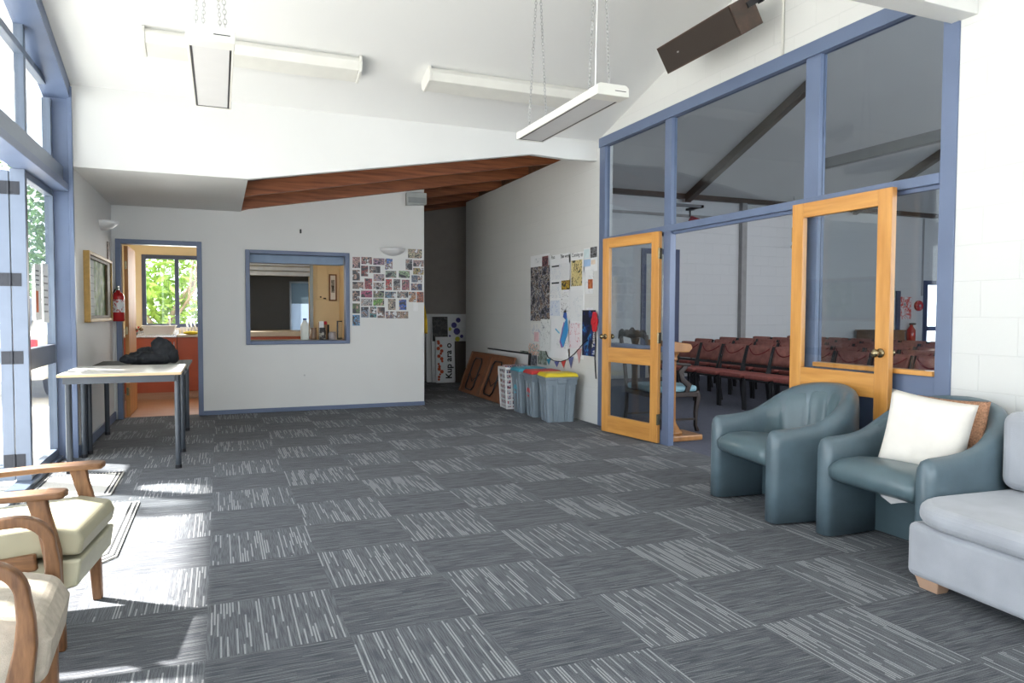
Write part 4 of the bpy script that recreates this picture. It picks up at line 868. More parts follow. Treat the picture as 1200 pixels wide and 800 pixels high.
# uplighter sconces
def sconce(label, loc, rz):
    t = thing('wall_uplighter', label, 'wall light', loc, rz, 'white half bowl wall lights')
    prof = [(0.0, -0.075), (0.05, -0.068), (0.11, -0.045), (0.15, -0.01), (0.165, 0.02), (0.155, 0.02), (0.14, -0.008), (0.10, -0.036), (0.0, -0.058)]
    o = MB().lathe(prof, (0, 0, 0), 24, PI, 2*PI).build('bowl', WPL2, t, smooth=True)
    B(-0.05, -0.02, -0.04, 0.05, 0, 0.03).build('backplate', CHROME, t)
    return t
sconce('white half-bowl wall light above the photo prints on the back wall', (2.07, YB, 2.02), 0)
sconce('white half-bowl wall light on the left wall above the gold frame', (XL, 8.35, 2.12), PI/2)
# ---------------------------------------------------------------- left wall: gold frame, extinguisher, strip sign
t = thing('framed_panel', 'gold framed mirror with painted reflection of weatherboards and foliage on the left wall', 'picture', (XL, 7.27, 1.12))
GOLD = plain('gold_leaf_frame', (0.36, 0.22, 0.06), 0.5, metal=0.2, var=0.15, nscale=30); GOLDD = plain('dark_gilt_frame', (0.10, 0.065, 0.03), 0.6, metal=0.1, var=0.3, nscale=60)
W_, H_ = 1.45, 0.64; D_ = 0.05
for nm, b in (('frame_edge', (0, 0, 0, D_, 0.035, H_)), ('frame_edge', (0, W_-0.035, 0, D_, W_, H_)), ('frame_edge', (0, 0.035, 0, D_, W_-0.035, 0.03)), ('frame_edge', (0, 0.035, H_-0.03, D_, W_-0.035, H_))): B(*b).build(nm, GOLD, t, bevel=0.004)
for nm, b in (('inner_frame', (0, 0.035, 0.03, D_*0.7, 0.075, H_-0.03)), ('inner_frame', (0, W_-0.26, 0.03, D_*0.7, W_-0.035, H_-0.03)), ('inner_frame', (0, 0.075, 0.03, D_*0.7, W_-0.26, 0.06)), ('inner_frame', (0, 0.075, H_-0.06, D_*0.7, W_-0.26, H_-0.03))): B(*b).build(nm, GOLDD, t, bevel=0.004)
m, nt, p = nodes('weatherboard_reflection'); v = coord(nt); s_ = N(nt, 'ShaderNodeSeparateXYZ'); nt.links.new(v, s_.inputs[0])
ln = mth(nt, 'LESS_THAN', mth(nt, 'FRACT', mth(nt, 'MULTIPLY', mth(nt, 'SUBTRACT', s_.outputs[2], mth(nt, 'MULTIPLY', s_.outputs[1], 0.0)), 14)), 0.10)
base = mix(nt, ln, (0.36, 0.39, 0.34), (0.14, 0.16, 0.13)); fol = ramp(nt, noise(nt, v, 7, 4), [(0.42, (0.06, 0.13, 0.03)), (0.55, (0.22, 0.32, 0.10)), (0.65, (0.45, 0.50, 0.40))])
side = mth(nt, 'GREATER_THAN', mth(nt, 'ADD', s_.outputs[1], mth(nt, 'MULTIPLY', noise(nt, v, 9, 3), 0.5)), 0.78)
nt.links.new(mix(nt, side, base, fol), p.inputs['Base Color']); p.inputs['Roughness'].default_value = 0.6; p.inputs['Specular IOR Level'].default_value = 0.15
B(0.008, 0.075, 0.06, 0.012, W_-0.26, H_-0.06).build('print', m, t)  # mirror face, its reflection painted in as a flat pattern
t = thing('fire_extinguisher', 'red fire extinguisher with white label hanging beside the kitchen door', 'fire extinguisher', (-1.035, 8.93, 1.11))
REDX = plain('fire_red_paint', (0.45, 0.012, 0.015), 0.25, coat=0.5, var=0.03)
MB().lathe([(0.0, 0.0), (0.055, 0.0), (0.062, 0.012), (0.062, 0.27), (0.05, 0.305), (0.025, 0.325), (0.02, 0.345), (0, 0.345)], n=24).build('cylinder', REDX, t, smooth=True)
MB().lathe([(0.063, 0.10), (0.0635, 0.10), (0.0635, 0.24), (0.063, 0.24)], n=24).build('label_band', picture('extinguisher_label', [(0.7, 0.7, 0.7), (0.75, 0.75, 0.75), (0.45, 0.05, 0.05), (0.75, 0.75, 0.75)], 5, 30), t)
MB().box(-0.012, -0.07, 0.345, 0.012, 0.03, 0.362).box(-0.01, -0.08, 0.375, 0.01, 0.03, 0.388).box(-0.015, -0.015, 0.34, 0.015, 0.015, 0.38).build('handle', plain('grey_green_valve', (0.15, 0.2, 0.17), 0.4), t)
MB().tube([(0, 0.02, 0.36), (-0.03, 0.05, 0.36), (-0.06, 0.04, 0.30), (-0.068, 0.01, 0.18), (-0.068, 0.0, 0.06)], 0.008, 8).build('hose', BLACKM, t, smooth=True)
B(-0.075, -0.03, 0.2, -0.062, 0.03, 0.24).build('wall_bracket', CHROME, t)
tag(B(XL, 8.74, 1.55, XL+0.012, 8.86, 1.97).build('wall_sign', picture('strip_sign_print', [(0.12, 0.08, 0.06), (0.3, 0.2, 0.16), (0.08, 0.06, 0.05)], 8, 30)), 'narrow dark brown strip sign on the left wall near the door corner', 'sign')
# ---------------------------------------------------------------- photo prints on the back wall
PR = [("pinkish", (95, 152, 160, 248), (0.5, .3, .28)), ("dark pink", (170, 152, 262, 216), (0.35, .12, .14)), ("purple", (272, 162, 368, 222), (0.35, .2, .33)), ("bright blue", (372, 165, 436, 262), (0.05, .2, .6)),
("black, white and gold", (568, 84, 686, 166), (0.5, .45, .3)), ("grey", (548, 172, 604, 264), (0.35, .35, .35)), ("pale rose", (612, 178, 702, 236), (0.55, .38, .38)),
("dark red", (168, 226, 228, 318), (0.25, .05, .05)), ("charcoal", (238, 230, 332, 290), (0.12, .12, .13)), ("yellow and black", (612, 246, 700, 304), (0.5, .4, .1)), ("nearly black", (95, 262, 158, 354), (0.05, .05, .06)),
("grey-green", (376, 270, 468, 330), (0.3, .38, .3)), ("pale green", (490, 270, 582, 332), (0.35, .5, .3)), ("slate blue", (598, 308, 688, 370), (0.15, .2, .28)),
("lilac", (274, 298, 366, 360), (0.5, .42, .5)), ("brown-grey", (95, 364, 190, 426), (0.3, .22, .2)), ("crimson", (198, 336, 262, 428), (0.4, .06, .08)), ("black and white", (272, 370, 364, 430), (0.6, .6, .6)),
("scarlet", (378, 342, 430, 434), (0.6, .03, .04)), ("ash grey", (444, 342, 502, 436), (0.25, .25, .25)), ("red and pink", (516, 346, 580, 436), (0.5, .15, .2)), ("navy", (594, 378, 688, 438), (0.06, .09, .2)),
("black", (95, 440, 158, 530), (0.03, .03, .03)), ("magenta", (168, 438, 262, 498), (0.5, .08, .2)), ("moss green", (272, 440, 364, 500), (0.2, .26, .14)), ("steel blue", (372, 448, 466, 502), (0.12, .22, .32)),
("mid grey", (476, 446, 570, 502), (0.3, .3, .3)), ("orange", (574, 450, 634, 536), (0.55, .25, .08)), ("rust red", (642, 450, 700, 540), (0.5, .14, .06)),
("white and grey", (168, 508, 262, 568), (0.6, .6, .6)), ("grass green", (272, 506, 364, 568), (0.2, .45, .08)), ("beige", (398, 510, 462, 604), (0.5, .42, .32)), ("royal blue", (492, 514, 554, 604), (0.03, .12, .55)),
("dark green", (95, 548, 158, 634), (0.1, .18, .05)), ("grey-blue", (168, 578, 232, 668), (0.25, .32, .42)), ("teal", (240, 576, 300, 668), (0.06, .3, .33)), ("dark brown", (308, 580, 370, 672), (0.12, .07, .05)),
("dusky violet", (378, 616, 478, 676), (0.22, .16, .26)), ("tan", (478, 616, 570, 676), (0.45, .33, .22)), ("sky blue and black", (95, 646, 158, 738), (0.1, .3, .55))]
for i, (cn, r, col) in enumerate(PR):
    a = on(400+r[0]/7.273, 280+r[1]/7.273, 'Y', YB); b = on(400+r[2]/7.273, 280+r[3]/7.273, 'Y', YB)
    cx, cz = (a.x+b.x)/2, (a.z+b.z)/2; hw_, hh_ = (b.x-a.x)/2, (a.z-b.z)/2
    o = B(-hw_, -0.003, -hh_, hw_, 0, hh_).build('photo_print', picture('print_%s' % cn.replace(' ', '_').replace(',', ''), [(0.03, 0.03, 0.04), col, (0.10, 0.09, 0.10), tuple(c*0.6 for c in col), (0.45, 0.30, 0.25), (0.012, 0.012, 0.02), (0.6, 0.6, 0.62)], i+1, 13, 2))
    o.location = (cx, YB, cz); row = 'upper' if cz > 1.62 else ('middle' if cz > 1.36 else 'lower'); sidew = 'beside the servery frame' if cx < 1.75 else ('under the half-bowl light' if cx < 2.15 else 'near the wall corner')
    tag(o, 'small %s photo print, %s photo wall, %s' % (cn, row, sidew), 'photo', 'photo prints stuck on the back wall')
t = thing('light_switch', 'white double light switch below the photo prints near the wall corner', 'switch', (2.375, YB, 1.295))
B(-0.032, -0.008, -0.055, 0.032, 0, 0.055).build('plate', WPL2, t, bevel=0.003); B(-0.015, -0.012, -0.02, 0.015, -0.008, 0.02).build('rocker', WPL2, t, bevel=0.002)
tag(B(0.92, YB-0.02, 2.185, 0.94, YB, 2.235).build('wall_hook', BLACKM, bevel=0.004), 'tiny black hook on the back wall above the servery', 'hook')
tag(B(0.955, YB-0.008, 0.43, 0.975, YB, 0.45).build('wall_screw', CHROME, bevel=0.003), 'small fixing low on the back wall below the servery', 'screw')
# ---------------------------------------------------------------- paper display on the block wall
def wp(px, py): return on(610+px/5, 280+py/5, 'X', XR)
def sheet(name, r, mat, label, cat='paper', lift=0.001, th=0.002, group=None, tilt=0):
    a, b = wp(r[0], r[1]), wp(r[2], r[3]); c = wp((r[0]+r[2])/2, (r[1]+r[3])/2); y0, y1 = b.y, a.y
    ym, zm = (y0+y1)/2, c.z; hy, hz_ = (y1-y0)/2, (wp((r[0]+r[2])/2, r[1]).z-wp((r[0]+r[2])/2, r[3]).z)/2
    o = B(-th-lift, -hy, -hz_, -lift, hy, hz_).build(name, mat); o.location = (XR, ym, zm); o.rotation_euler[0] = tilt
    return tag(o, label, cat, group)
def inkm(name, ink, seed, thr=0.62, scale=30, paper=(0.76, 0.77, 0.78)): return inked(name, ink, seed, scale*0.6, paper)
sheet('display_sheet', (168, 90, 290, 700), PAPER, 'big white backing sheet of the paper display, middle panel', lift=0.0005)
sheet('display_sheet', (286, 80, 372, 700), PAPER, 'big white backing sheet of the paper display, panel with the yellow poster', lift=0.0005)
sheet('display_sheet', (60, 92, 170, 480), PAPER, 'white backing sheet under the dense photo collage', lift=0.0005)
t = sheet('photo_collage', (62, 160, 172, 480), picture('collage_print', [(0.01, 0.01, 0.015), (0.16, 0.15, 0.17), (0.02, 0.03, 0.10), (0.48, 0.46, 0.43), (0.015, 0.015, 0.02), (0.26, 0.15, 0.09), (0.5, 0.5, 0.5), (0.02, 0.02, 0.03)], 4, 9, 3), 'tall dense collage of dark photos at the left of the paper display', 'collage', 0.004)
sheet('name_card', (85, 112, 128, 140), inkm('card_ink', (0.1, 0.2, 0.25), 2), 'small white title card above the dense collage', 'card', 0.004)
sheet('photo_print', (130, 100, 165, 160), picture('face_print', [(0.03, 0.02, 0.03), (0.35, 0.15, 0.15), (0.08, 0.06, 0.08), (0.5, 0.35, 0.3)], 6, 30), 'dark red photo at the top of the dense collage', 'photo', 0.007)
for px_, py_, body in ((192, 108, 'Past'), (262, 100, 'This week'), (334, 92, 'Coming up')):
    a = wp(px_, py_); o = text_obj('heading_lettering', body, 0.062, BLACKC, None, (XR-0.0035, a.y, a.z), (PI/2, 0, -PI/2), 0.0005); tag(o, 'black handwritten heading reading %s along the top of the paper display' % body, 'lettering')
sheet('printed_notice', (175, 150, 238, 240), inkm('notice_ink_a', (0.35, 0.42, 0.6), 11, scale=60), 'printed notice with dark heading, top left of the middle panel', 'notice', 0.003)
sheet('notice_heading', (186, 156, 228, 164), BLACKC, 'thin black heading bar on the top printed notice', 'heading', 0.0056)
sheet('printed_notice', (175, 250, 238, 345), inkm('notice_ink_b', (0.35, 0.42, 0.6), 12, scale=60), 'printed notice with dark heading, below the first printed notice', 'notice', 0.003)
sheet('notice_heading', (186, 254, 228, 262), BLACKC, 'thin black heading bar on the second printed notice', 'heading', 0.0056)
sheet('printed_notice', (175, 360, 232, 450), inkm('notice_ink_c', (0.2, 0.32, 0.65), 13, scale=40, paper=(0.66, 0.71, 0.78)), 'pale blue outlined notice in the middle panel above the paper boat', 'notice', 0.003)
sheet('printed_notice', (240, 140, 292, 235), inkm('notice_ink_d', (0.6, 0.6, 0.65), 14, scale=60), 'faint white typed notice left of the yellow poster', 'notice', 0.003)
sheet('poster', (300, 124, 362, 275), picture('yellow_poster_print', [(0.05, 0.05, 0.03), (0.62, 0.50, 0.22), (0.70, 0.58, 0.28), (0.66, 0.54, 0.25), (0.3, 0.2, 0.08)], 15, 26, 3), 'yellow-tan poster with small dark figures at the top of the display', 'poster', 0.004)
sheet('photo_print', (242, 242, 290, 296), picture('amber_print', [(0.03, 0.03, 0.03), (0.6, 0.42, 0.05), (0.25, 0.12, 0.05), (0.65, 0.5, 0.1)], 16, 24), 'amber and black photo below the yellow-tan poster', 'photo', 0.004)
sheet('letter_card', (246, 308, 280, 342), inkm('letters_ink', (0.05, 0.05, 0.05), 17, scale=44), 'white card with small black squares below the amber photo', 'card', 0.004)
sheet('music_card', (240, 350, 280, 430), inkm('music_ink', (0.05, 0.05, 0.05), 18, scale=36), 'white card with black note marks in the middle panel', 'card', 0.004)
sheet('drawing', (286, 300, 368, 480), inkm('faint_ink', (0.55, 0.6, 0.66), 19, scale=20), 'large faint pencil drawing sheet under the yellow-tan poster', 'drawing', 0.003, tilt=0.03)
sheet('drawing', (288, 492, 352, 640), inkm('pink_ink', (0.6, 0.15, 0.2), 20, scale=26, paper=(0.78, 0.72, 0.76)), 'pinkish drawing sheet with red figures beside the paper boat', 'drawing', 0.004, tilt=-0.03)
sheet('drawing', (214, 590, 288, 642), inkm('green_ink', (0.2, 0.3, 0.25), 21, scale=30), 'wide pencil drawing with wavy lines below the paper boat', 'drawing', 0.003)
sheet('drawing', (122, 470, 180, 655), inkm('grey_ink', (0.3, 0.32, 0.34), 22, scale=22, paper=(0.74, 0.76, 0.75)), 'curling grey-white drawing hanging below the dense collage', 'drawing', 0.010, tilt=0.02)
sheet('drawing', (62, 490, 122, 600), inkm('colour_ink', (0.1, 0.2, 0.5), 23, scale=24, paper=(0.74, 0.73, 0.70)), 'drawing with small coloured marks at the lower left of the display', 'drawing', 0.004)
sheet('drawing', (84, 545, 110, 600), plain('pink_paper', (0.72, 0.48, 0.5), 0.8), 'small pink paper on the lower left of the display', 'paper', 0.008)
sheet('drawing', (50, 612, 110, 680), picture('orange_drawing', [(0.74, 0.74, 0.72), (0.6, 0.2, 0.05), (0.74, 0.74, 0.72), (0.05, 0.25, 0.4), (0.3, 0.4, 0.05)], 24, 24), 'small orange, blue and green painting at the bottom left of the display', 'painting', 0.005)
sheet('photo_print', (2, 655, 50, 715), picture('grey_print_a', [(0.05, 0.06, 0.05), (0.25, 0.3, 0.25), (0.5, 0.5, 0.48)], 25, 24), 'grey-green photo just above the white basket', 'photo', 0.004)
sheet('photo_print', (54, 675, 98, 740), picture('grey_print_b', [(0.05, 0.06, 0.08), (0.25, 0.26, 0.3), (0.5, 0.5, 0.5)], 26, 24), 'dark grey photo above the light blue bin lid', 'photo', 0.004)
sheet('photo_print', (104, 655, 156, 735), picture('grey_print_c', [(0.12, 0.15, 0.12), (0.3, 0.36, 0.32), (0.55, 0.56, 0.52)], 27, 22), 'pale green-grey photo above the red bin lid', 'photo', 0.004)
sheet('display_sheet', (372, 50, 450, 190), PAPER, 'white sheet at the top right of the paper display', lift=0.0005)
sheet('photo_print', (412, 46, 450, 108), picture('black_print', [(0.02, 0.02, 0.02), (0.25, 0.26, 0.28), (0.05, 0.05, 0.05), (0.4, 0.4, 0.4)], 28, 26), 'dark photo in the top right corner of the paper display', 'photo', 0.004)
sheet('paper_note', (374, 60, 405, 112), plain('pale_aqua_paper', (0.62, 0.74, 0.76), 0.8), 'pale aqua note beside the dark corner photo', 'note', 0.004)
sheet('paper_note', (374, 120, 412, 160), plain('light_blue_paper', (0.35, 0.5, 0.72), 0.8), 'light blue note below the pale aqua note', 'note', 0.004)
sheet('paper_note', (416, 122, 440, 148), plain('peach_paper', (0.72, 0.6, 0.5), 0.8), 'small peach note below the dark corner photo', 'note', 0.004)
sheet('printed_notice', (382, 180, 428, 320), inkm('notice_ink_e', (0.4, 0.42, 0.45), 29, scale=40), 'white text notice carrying the orange-red photo', 'notice', 0.003)
sheet('photo_print', (400, 236, 426, 290), picture('orange_print', [(0.4, 0.08, 0.03), (0.6, 0.18, 0.06), (0.5, 0.25, 0.1)], 30, 30), 'orange-red photo on the white text notice', 'photo', 0.007)
sheet('paper_note', (388, 402, 425, 440), inkm('note_ink', (0.3, 0.4, 0.5), 31, scale=50), 'small white note above the dark blue poster', 'note', 0.003)
def bluep():
    m, nt, p = nodes('blue_poster_print'); v = coord(nt, (1, 1, 1)); f = noise(nt, v, 9, 3)
    nt.links.new(ramp(nt, f, [(0.40, (0.008, 0.010, 0.03)), (0.50, (0.015, 0.03, 0.16)), (0.60, (0.02, 0.22, 0.5)), (0.64, (0.01, 0.015, 0.07))], True), p.inputs['Base Color']); p.inputs['Roughness'].default_value = 0.3; return m
o = sheet('poster', (368, 450, 440, 672), PAPER, 'dark blue poster with white upright lettering beside the timber door', 'poster', 0.004)
B(-0.003, -0.155, -0.235, -0.001, 0.155, 0.275).build('printed_panel', bluep(), o).location = (-0.006, 0, 0)
# lettering running up the right side of the blue poster
for zc, body, sz in ((0.02, 'Ia Tatou Eidam', 0.078),):
    tx_ = text_obj('lettering', body, sz, WPL2, o, (-0.0105, -0.115, zc), (PI/2, -PI/2, -PI/2)); 
# craft pieces
MB().prism([(0, 0), (0.05, 0.02), (0.09, 0.14), (0.02, 0.10)], 'X', -0.004, 0)
a = wp(262, 452); mb = MB().prism([(-0.06, -0.06), (0.05, -0.01), (0.02, 0.06), (-0.03, 0.09)], 'X', -0.006, -0.002); o = mb.build('paper_fan', plain('deep_blue_card', (0.05, 0.12, 0.42), 0.6)); o.location = (XR, a.y, a.z); tag(o, 'small deep blue paper fan above the paper boat', 'paper craft')
a = wp(260, 545); t = thing('paper_boat', 'folded blue and violet paper boat shape in the middle of the display', 'paper craft', (XR, a.y, a.z))
MB().prism([(-0.07, 0.17), (-0.10, 0.02), (0.02, -0.18), (0.09, -0.10), (0.05, 0.05)], 'X', -0.014, -0.006).build('hull', plain('bright_blue_card', (0.05, 0.30, 0.62), 0.5), t); MB().prism([(0.09, -0.10), (0.02, -0.18), (0.06, -0.19), (0.11, -0.12), (0.0, 0.12), (-0.02, 0.11)], 'X', -0.018, -0.012).build('fold', plain('violet_card', (0.28, 0.14, 0.42), 0.5), t)
a = wp(218, 540); o = MB().prism([(-0.05, -0.03), (0.06, 0.02), (0.05, 0.035), (-0.06, -0.015)], 'X', -0.006, -0.002).build('paper_strip', plain('sky_blue_card', (0.15, 0.5, 0.7), 0.6)); o.location = (XR, a.y, a.z); tag(o, 'thin sky blue paper strip left of the paper boat', 'paper craft')
a = wp(443, 485); t = thing('paper_flower', 'red paper flower with a dark stem beside the blue poster', 'paper craft', (XR-0.01, a.y, a.z))
mb = MB()
for i in range(6): mb.ball((-0.01, 0.045*math.cos(i*PI/3), 0.07*math.sin(i*PI/3)), (0.008, 0.035, 0.05), 10)
mb.ball((-0.015, 0, 0), (0.012, 0.02, 0.02), 8); mb.build('petals', plain('red_tissue', (0.6, 0.02, 0.03), 0.7), t, smooth=True); MB().tube([(-0.008, 0, -0.05), (-0.01, -0.03, -0.2), (-0.008, -0.01, -0.4), (-0.01, -0.04, -0.62)], 0.006, 6).build('stem', BLACKC, t, smooth=True)
# bunting
t = thing('bunting', 'string of small coloured triangular flags sagging under the paper display', 'bunting', (0, 0, 0))
P = [wp(x, y) for x, y in ((152, 655), (165, 690), (200, 713), (240, 718), (280, 705), (320, 672), (350, 640), (372, 612), (400, 590))]
MB().tube([(XR-0.012, p_.y, p_.z) for p_ in P], 0.005, 6).build('string', BLACKC, t, smooth=True)
for i, (x, y, w_, h_, c) in enumerate(((170, 702, 26, 36, (0.05, 0.3, 0.45)), (217, 716, 30, 34, (0.12, 0.13, 0.35)), (256, 714, 28, 40, (0.55, 0.06, 0.05)), (300, 692, 30, 66, (0.10, 0.12, 0.28)), (348, 645, 30, 82, (0.65, 0.35, 0.36)))):
    a, b, c_ = wp(x-w_/2, y+2), wp(x+w_/2, y-3), wp(x, y+h_)
    MB().prism([(a.y, a.z), (b.y, b.z), (c_.y, c_.z)], 'X', XR-0.012, XR-0.009).build('flag', plain('flag_%d' % i, c, 0.8), t)
# ---------------------------------------------------------------- passage: art boards, yellow garment
def board(label, x0, x1, z1, y, th, mat, name='art_board', rot=0.06):
    o = B(0, 0, 0, x1-x0, th, z1).build(name, mat, bevel=0.002); o.location = (x0, y, 0.002); o.rotation_euler = (-rot, 0, 0); return tag(o, label, 'board')
o = board('white art board with purple and yellow blobs standing at the end of the passage', 3.35, 4.30, 1.20, 12.08, 0.02, PAPER)
m = plain('violet_paint', (0.06, 0.05, 0.22), 0.6); yl = plain('yellow_paint', (0.6, 0.55, 0.05), 0.6)
for x, z, r_, mm in ((0.60, 1.09, 0.035, m), (0.52, 1.0, 0.04, m), (0.57, 0.89, 0.048, m), (0.43, 0.80, 0.022, m), (0.66, 0.80, 0.025, m), (0.44, 0.93, 0.025, yl), (0.58, 0.75, 0.035, yl)):
    MB().lathe([(0, -0.001), (r_*1.3, -0.001), (r_*1.3, 0.001), (0, 0.001)], n=9).build('paint_blob', mm, o).matrix_local = Matrix.Translation((x, -0.0015, z)) @ Matrix.Rotation(PI/2, 4, 'X')
o = board('dark striped art panel standing in front of the passage boards', 3.42, 3.74, 1.17, 11.98, 0.02, PAPER)
B(0.02, -0.004, 0.72, 0.30, 0, 1.15).build('dark_picture', picture('dark_wood_picture', [(0.015, 0.015, 0.02), (0.06, 0.06, 0.06), (0.02, 0.02, 0.02), (0.12, 0.12, 0.11)], 33, 8), o)
o = board('white board with black brush lettering running upwards and orange blots', 3.46, 3.80, 0.80, 11.86, 0.02, PAPER)
text_obj('lettering', 'Kup ara o', 0.155, BLACKC, o, (0.235, -0.003, 0.38), (PI/2, -PI/2, 0), 0.0015, 0.0035)
ORB = plain('orange_paint', (0.55, 0.09, 0.03), 0.6); random.seed(4)
for i in range(16):
    r_ = random.uniform(0.018, 0.036); x, z = random.uniform(0.04, 0.12), 0.06+0.045*i
    MB().lathe([(0, -0.001), (r_, -0.001), (r_, 0.001), (0, 0.001)], n=7).build('paint_blob', ORB, o).matrix_local = Matrix.Translation((x, -0.002, min(z, 0.72))) @ Matrix.Rotation(PI/2, 4, 'X')
board('dark brown framed board leaning at the right of the passage boards', 3.82, 4.30, 0.72, 11.88, 0.02, plain('dark_brown_board', (0.06, 0.045, 0.035), 0.6))
for i, x in enumerate((3.28, 3.31, 3.345, 3.385)):
    o = B(0, 0, 0, 0.014, 0.38, 1.13-0.03*i).build('stored_panel', (WPL2, CHAR, plain('mid_grey_trim', (0.3, 0.3, 0.3), 0.6), WPL2)[i], bevel=0.002); o.location = (x-0.28, 11.55, 0.001); o.rotation_euler = (0, 0, -0.02)
    tag(o, 'thin upright panel stored edge-on beside the art boards, %s from the left' % ordn[i], 'panel', 'thin panels stored on edge')
mb = MB(); rows = []
for i, z in enumerate((1.62, 1.45, 1.3, 1.15, 1.0, 0.93)):
    rows.append([mb.bm.verts.new((2.50+0.03+0.07*abs(math.sin(k*0.9+i*0.5))+0.012*i, 9.55+0.055*k-0.02*i*(0 if k else 1), z+0.02*math.sin(k*1.7))) for k in range(8)])
for A, Bq in zip(rows, rows[1:]):
    for k in range(7): mb.bm.faces.new((A[k], A[k+1], Bq[k+1], Bq[k]))
o = mb.build('hanging_garment', plain('bright_yellow_cloth', (0.72, 0.45, 0.02), 0.8), smooth=True); m = o.modifiers.new('s', 'SOLIDIFY'); m.thickness = 0.008; tag(o, 'bright yellow garment hanging just round the corner of the back wall', 'garment')
tag(MB().tube([(2.49, 9.75, 1.66), (2.53, 9.75, 1.65), (2.56, 9.75, 1.67)], 0.006, 6).build('coat_hook', BLACKM), 'black coat hook holding the yellow garment', 'hook')
# ---------------------------------------------------------------- kitchen contents
def cabinet(label, x0, x1, y0):
    t = thing('base_cabinet', label, 'cabinet', (x0, y0, 0))
    w_ = x1-x0; B(0, 0.02, 0.10, w_, 11.49-y0, 0.86).build('body', ORANGE, t); B(0.0, 0.06, 0.002, w_, 11.49-y0, 0.10).build('plinth', KFLOOR, t)
    n = max(1, round(w_/0.5))
    for i in range(n):
        B(w_*i/n+0.004, 0, 0.11, w_*(i+1)/n-0.004, 0.019, 0.85).build('door', ORANGE, t, bevel=0.002)
        MB().tube([(w_*(i+1)/n-0.03, -0.001, 0.70), (w_*(i+1)/n-0.03, -0.025, 0.71), (w_*(i+1)/n-0.03, -0.025, 0.79), (w_*(i+1)/n-0.03, -0.001, 0.80)], 0.005, 6).build('handle', CHROME, t)
    return t
cabinet('rust orange kitchen base cabinet under the steel sink, seen through the door', -1.28, -0.56, 10.92); cabinet('rust orange kitchen base cabinet right of the sink cabinet', -0.555, 0.28, 11.0)
cabinet('rust orange kitchen base cabinet seen through the hatch', 0.29, 1.30, 11.0)
t = thing('sink_bench', 'stainless steel sink bench under the kitchen window', 'sink', (-1.29, 10.90, 0.862))
B(0, 0, 0, 0.735, 0.59, 0.035).build('bench_top', STEEL, t, bevel=0.006); B(0, 0.575, 0.035, 0.735, 0.59, 0.11).build('upstand', STEEL, t)
mb = MB()
for b in ((0.25, 0.1, 0.70, 0.115), (0.25, 0.46, 0.70, 0.475), (0.25, 0.115, 0.265, 0.46), (0.685, 0.115, 0.70, 0.46)): mb.box(b[0], b[1], 0.0351, b[2], b[3], 0.05)
mb.build('bowl_rim', STEEL, t, bevel=0.003)
mb = MB(); mb.tube([(0.62, 0.52, 0.03), (0.62, 0.52, 0.20), (0.62, 0.50, 0.26), (0.62, 0.44, 0.285), (0.62, 0.38, 0.26), (0.62, 0.36, 0.22)], 0.011, 10); mb.build('tap', CHROME, t, smooth=True)
tag(B(-0.55, 10.98, 0.862, 0.28, 11.49, 0.895).build('worktop', plain('beige_laminate', (0.55, 0.5, 0.42), 0.35), bevel=0.004), 'beige laminate worktop right of the steel sink', 'worktop')
tag(B(0.29, 10.98, 0.862, 1.30, 11.49, 0.935).build('worktop', plain('beige_laminate', (0.55, 0.5, 0.42), 0.35), bevel=0.004), 'beige laminate worktop seen through the hatch under the roller shutter', 'worktop')
t = thing('dish_tub', 'white plastic washing-up tub standing on the sink bench', 'tub', (-0.78, 11.06, 0.8975))
mb = MB(); rg = [[mb.bm.verts.new((x*k, y*k, z)) for x, y in ((-0.21, -0.14), (0.21, -0.14), (0.21, 0.14), (-0.21, 0.14))] for k, z in ((0.82, 0), (1, 0.12), (1.04, 0.12), (1.04, 0.13), (0.97, 0.13), (0.8, 0.01))]
for A, Bq in zip(rg, rg[1:]):
    for k in range(4): mb.bm.faces.new((A[k], A[(k+1) % 4], Bq[(k+1) % 4], Bq[k]))
mb.bm.faces.new(rg[0][::-1]); mb.bm.faces.new(rg[-1]); mb.build('tub_body', WPL2, t, bevel=0.004)
t = thing('dish_brush', 'red handled brush and cloth at the left end of the sink bench', 'brush', (-1.08, 11.0, 0.8975))
MB().tube([(0, 0, 0.02), (0.03, 0.0, 0.06), (0.05, 0.0, 0.12)], 0.012, 8).build('handle', REDX, t, smooth=True); MB().box(-0.05, -0.03, 0, 0.03, 0.03, 0.04).build('bristles', plain('dark_bristles', (0.08, 0.09, 0.08), 0.9), t, bevel=0.01)
t = thing('dish_rack', 'wire dish rack draining crockery on the beige worktop', 'dish rack', (-0.37, 11.22, 0.896))
mb = MB()
for i in range(7): mb.tube([(-0.13+i*0.045, -0.12, 0.01), (-0.13+i*0.045, -0.12, 0.10), (-0.13+i*0.045, 0.12, 0.10), (-0.13+i*0.045, 0.12, 0.01)], 0.004, 6)
for z in (0.01, 0.10): mb.tube([(-0.15, -0.12, z), (0.16, -0.12, z), (0.16, 0.12, z), (-0.15, 0.12, z)], 0.004, 6, closed=True)
mb.build('wire_frame', CHROME, t)
for i in range(3):
    o = MB().lathe([(0, 0), (0.05, 0.0), (0.10, 0.012), (0.102, 0.018), (0.05, 0.006), (0, 0.006)], n=20).build('plate', WPL2, smooth=True); o.location = (-0.44+i*0.05, 11.22, 1.005); o.rotation_euler = (0, PI/2-0.15, 0); tag(o, 'white plate standing in the wire dish rack, %s from the left' % ordn[i], 'plate', 'plates in the dish rack')
o = MB().ball((0, 0, 0.025), (0.11, 0.06, 0.026), 12).build('folded_cloth', plain('yellow_cloth', (0.6, 0.48, 0.03), 0.9, var=0.2), smooth=True); o.location = (-0.37, 11.04, 0.896); tag(o, 'yellow dish cloth lying in front of the dish rack', 'cloth')
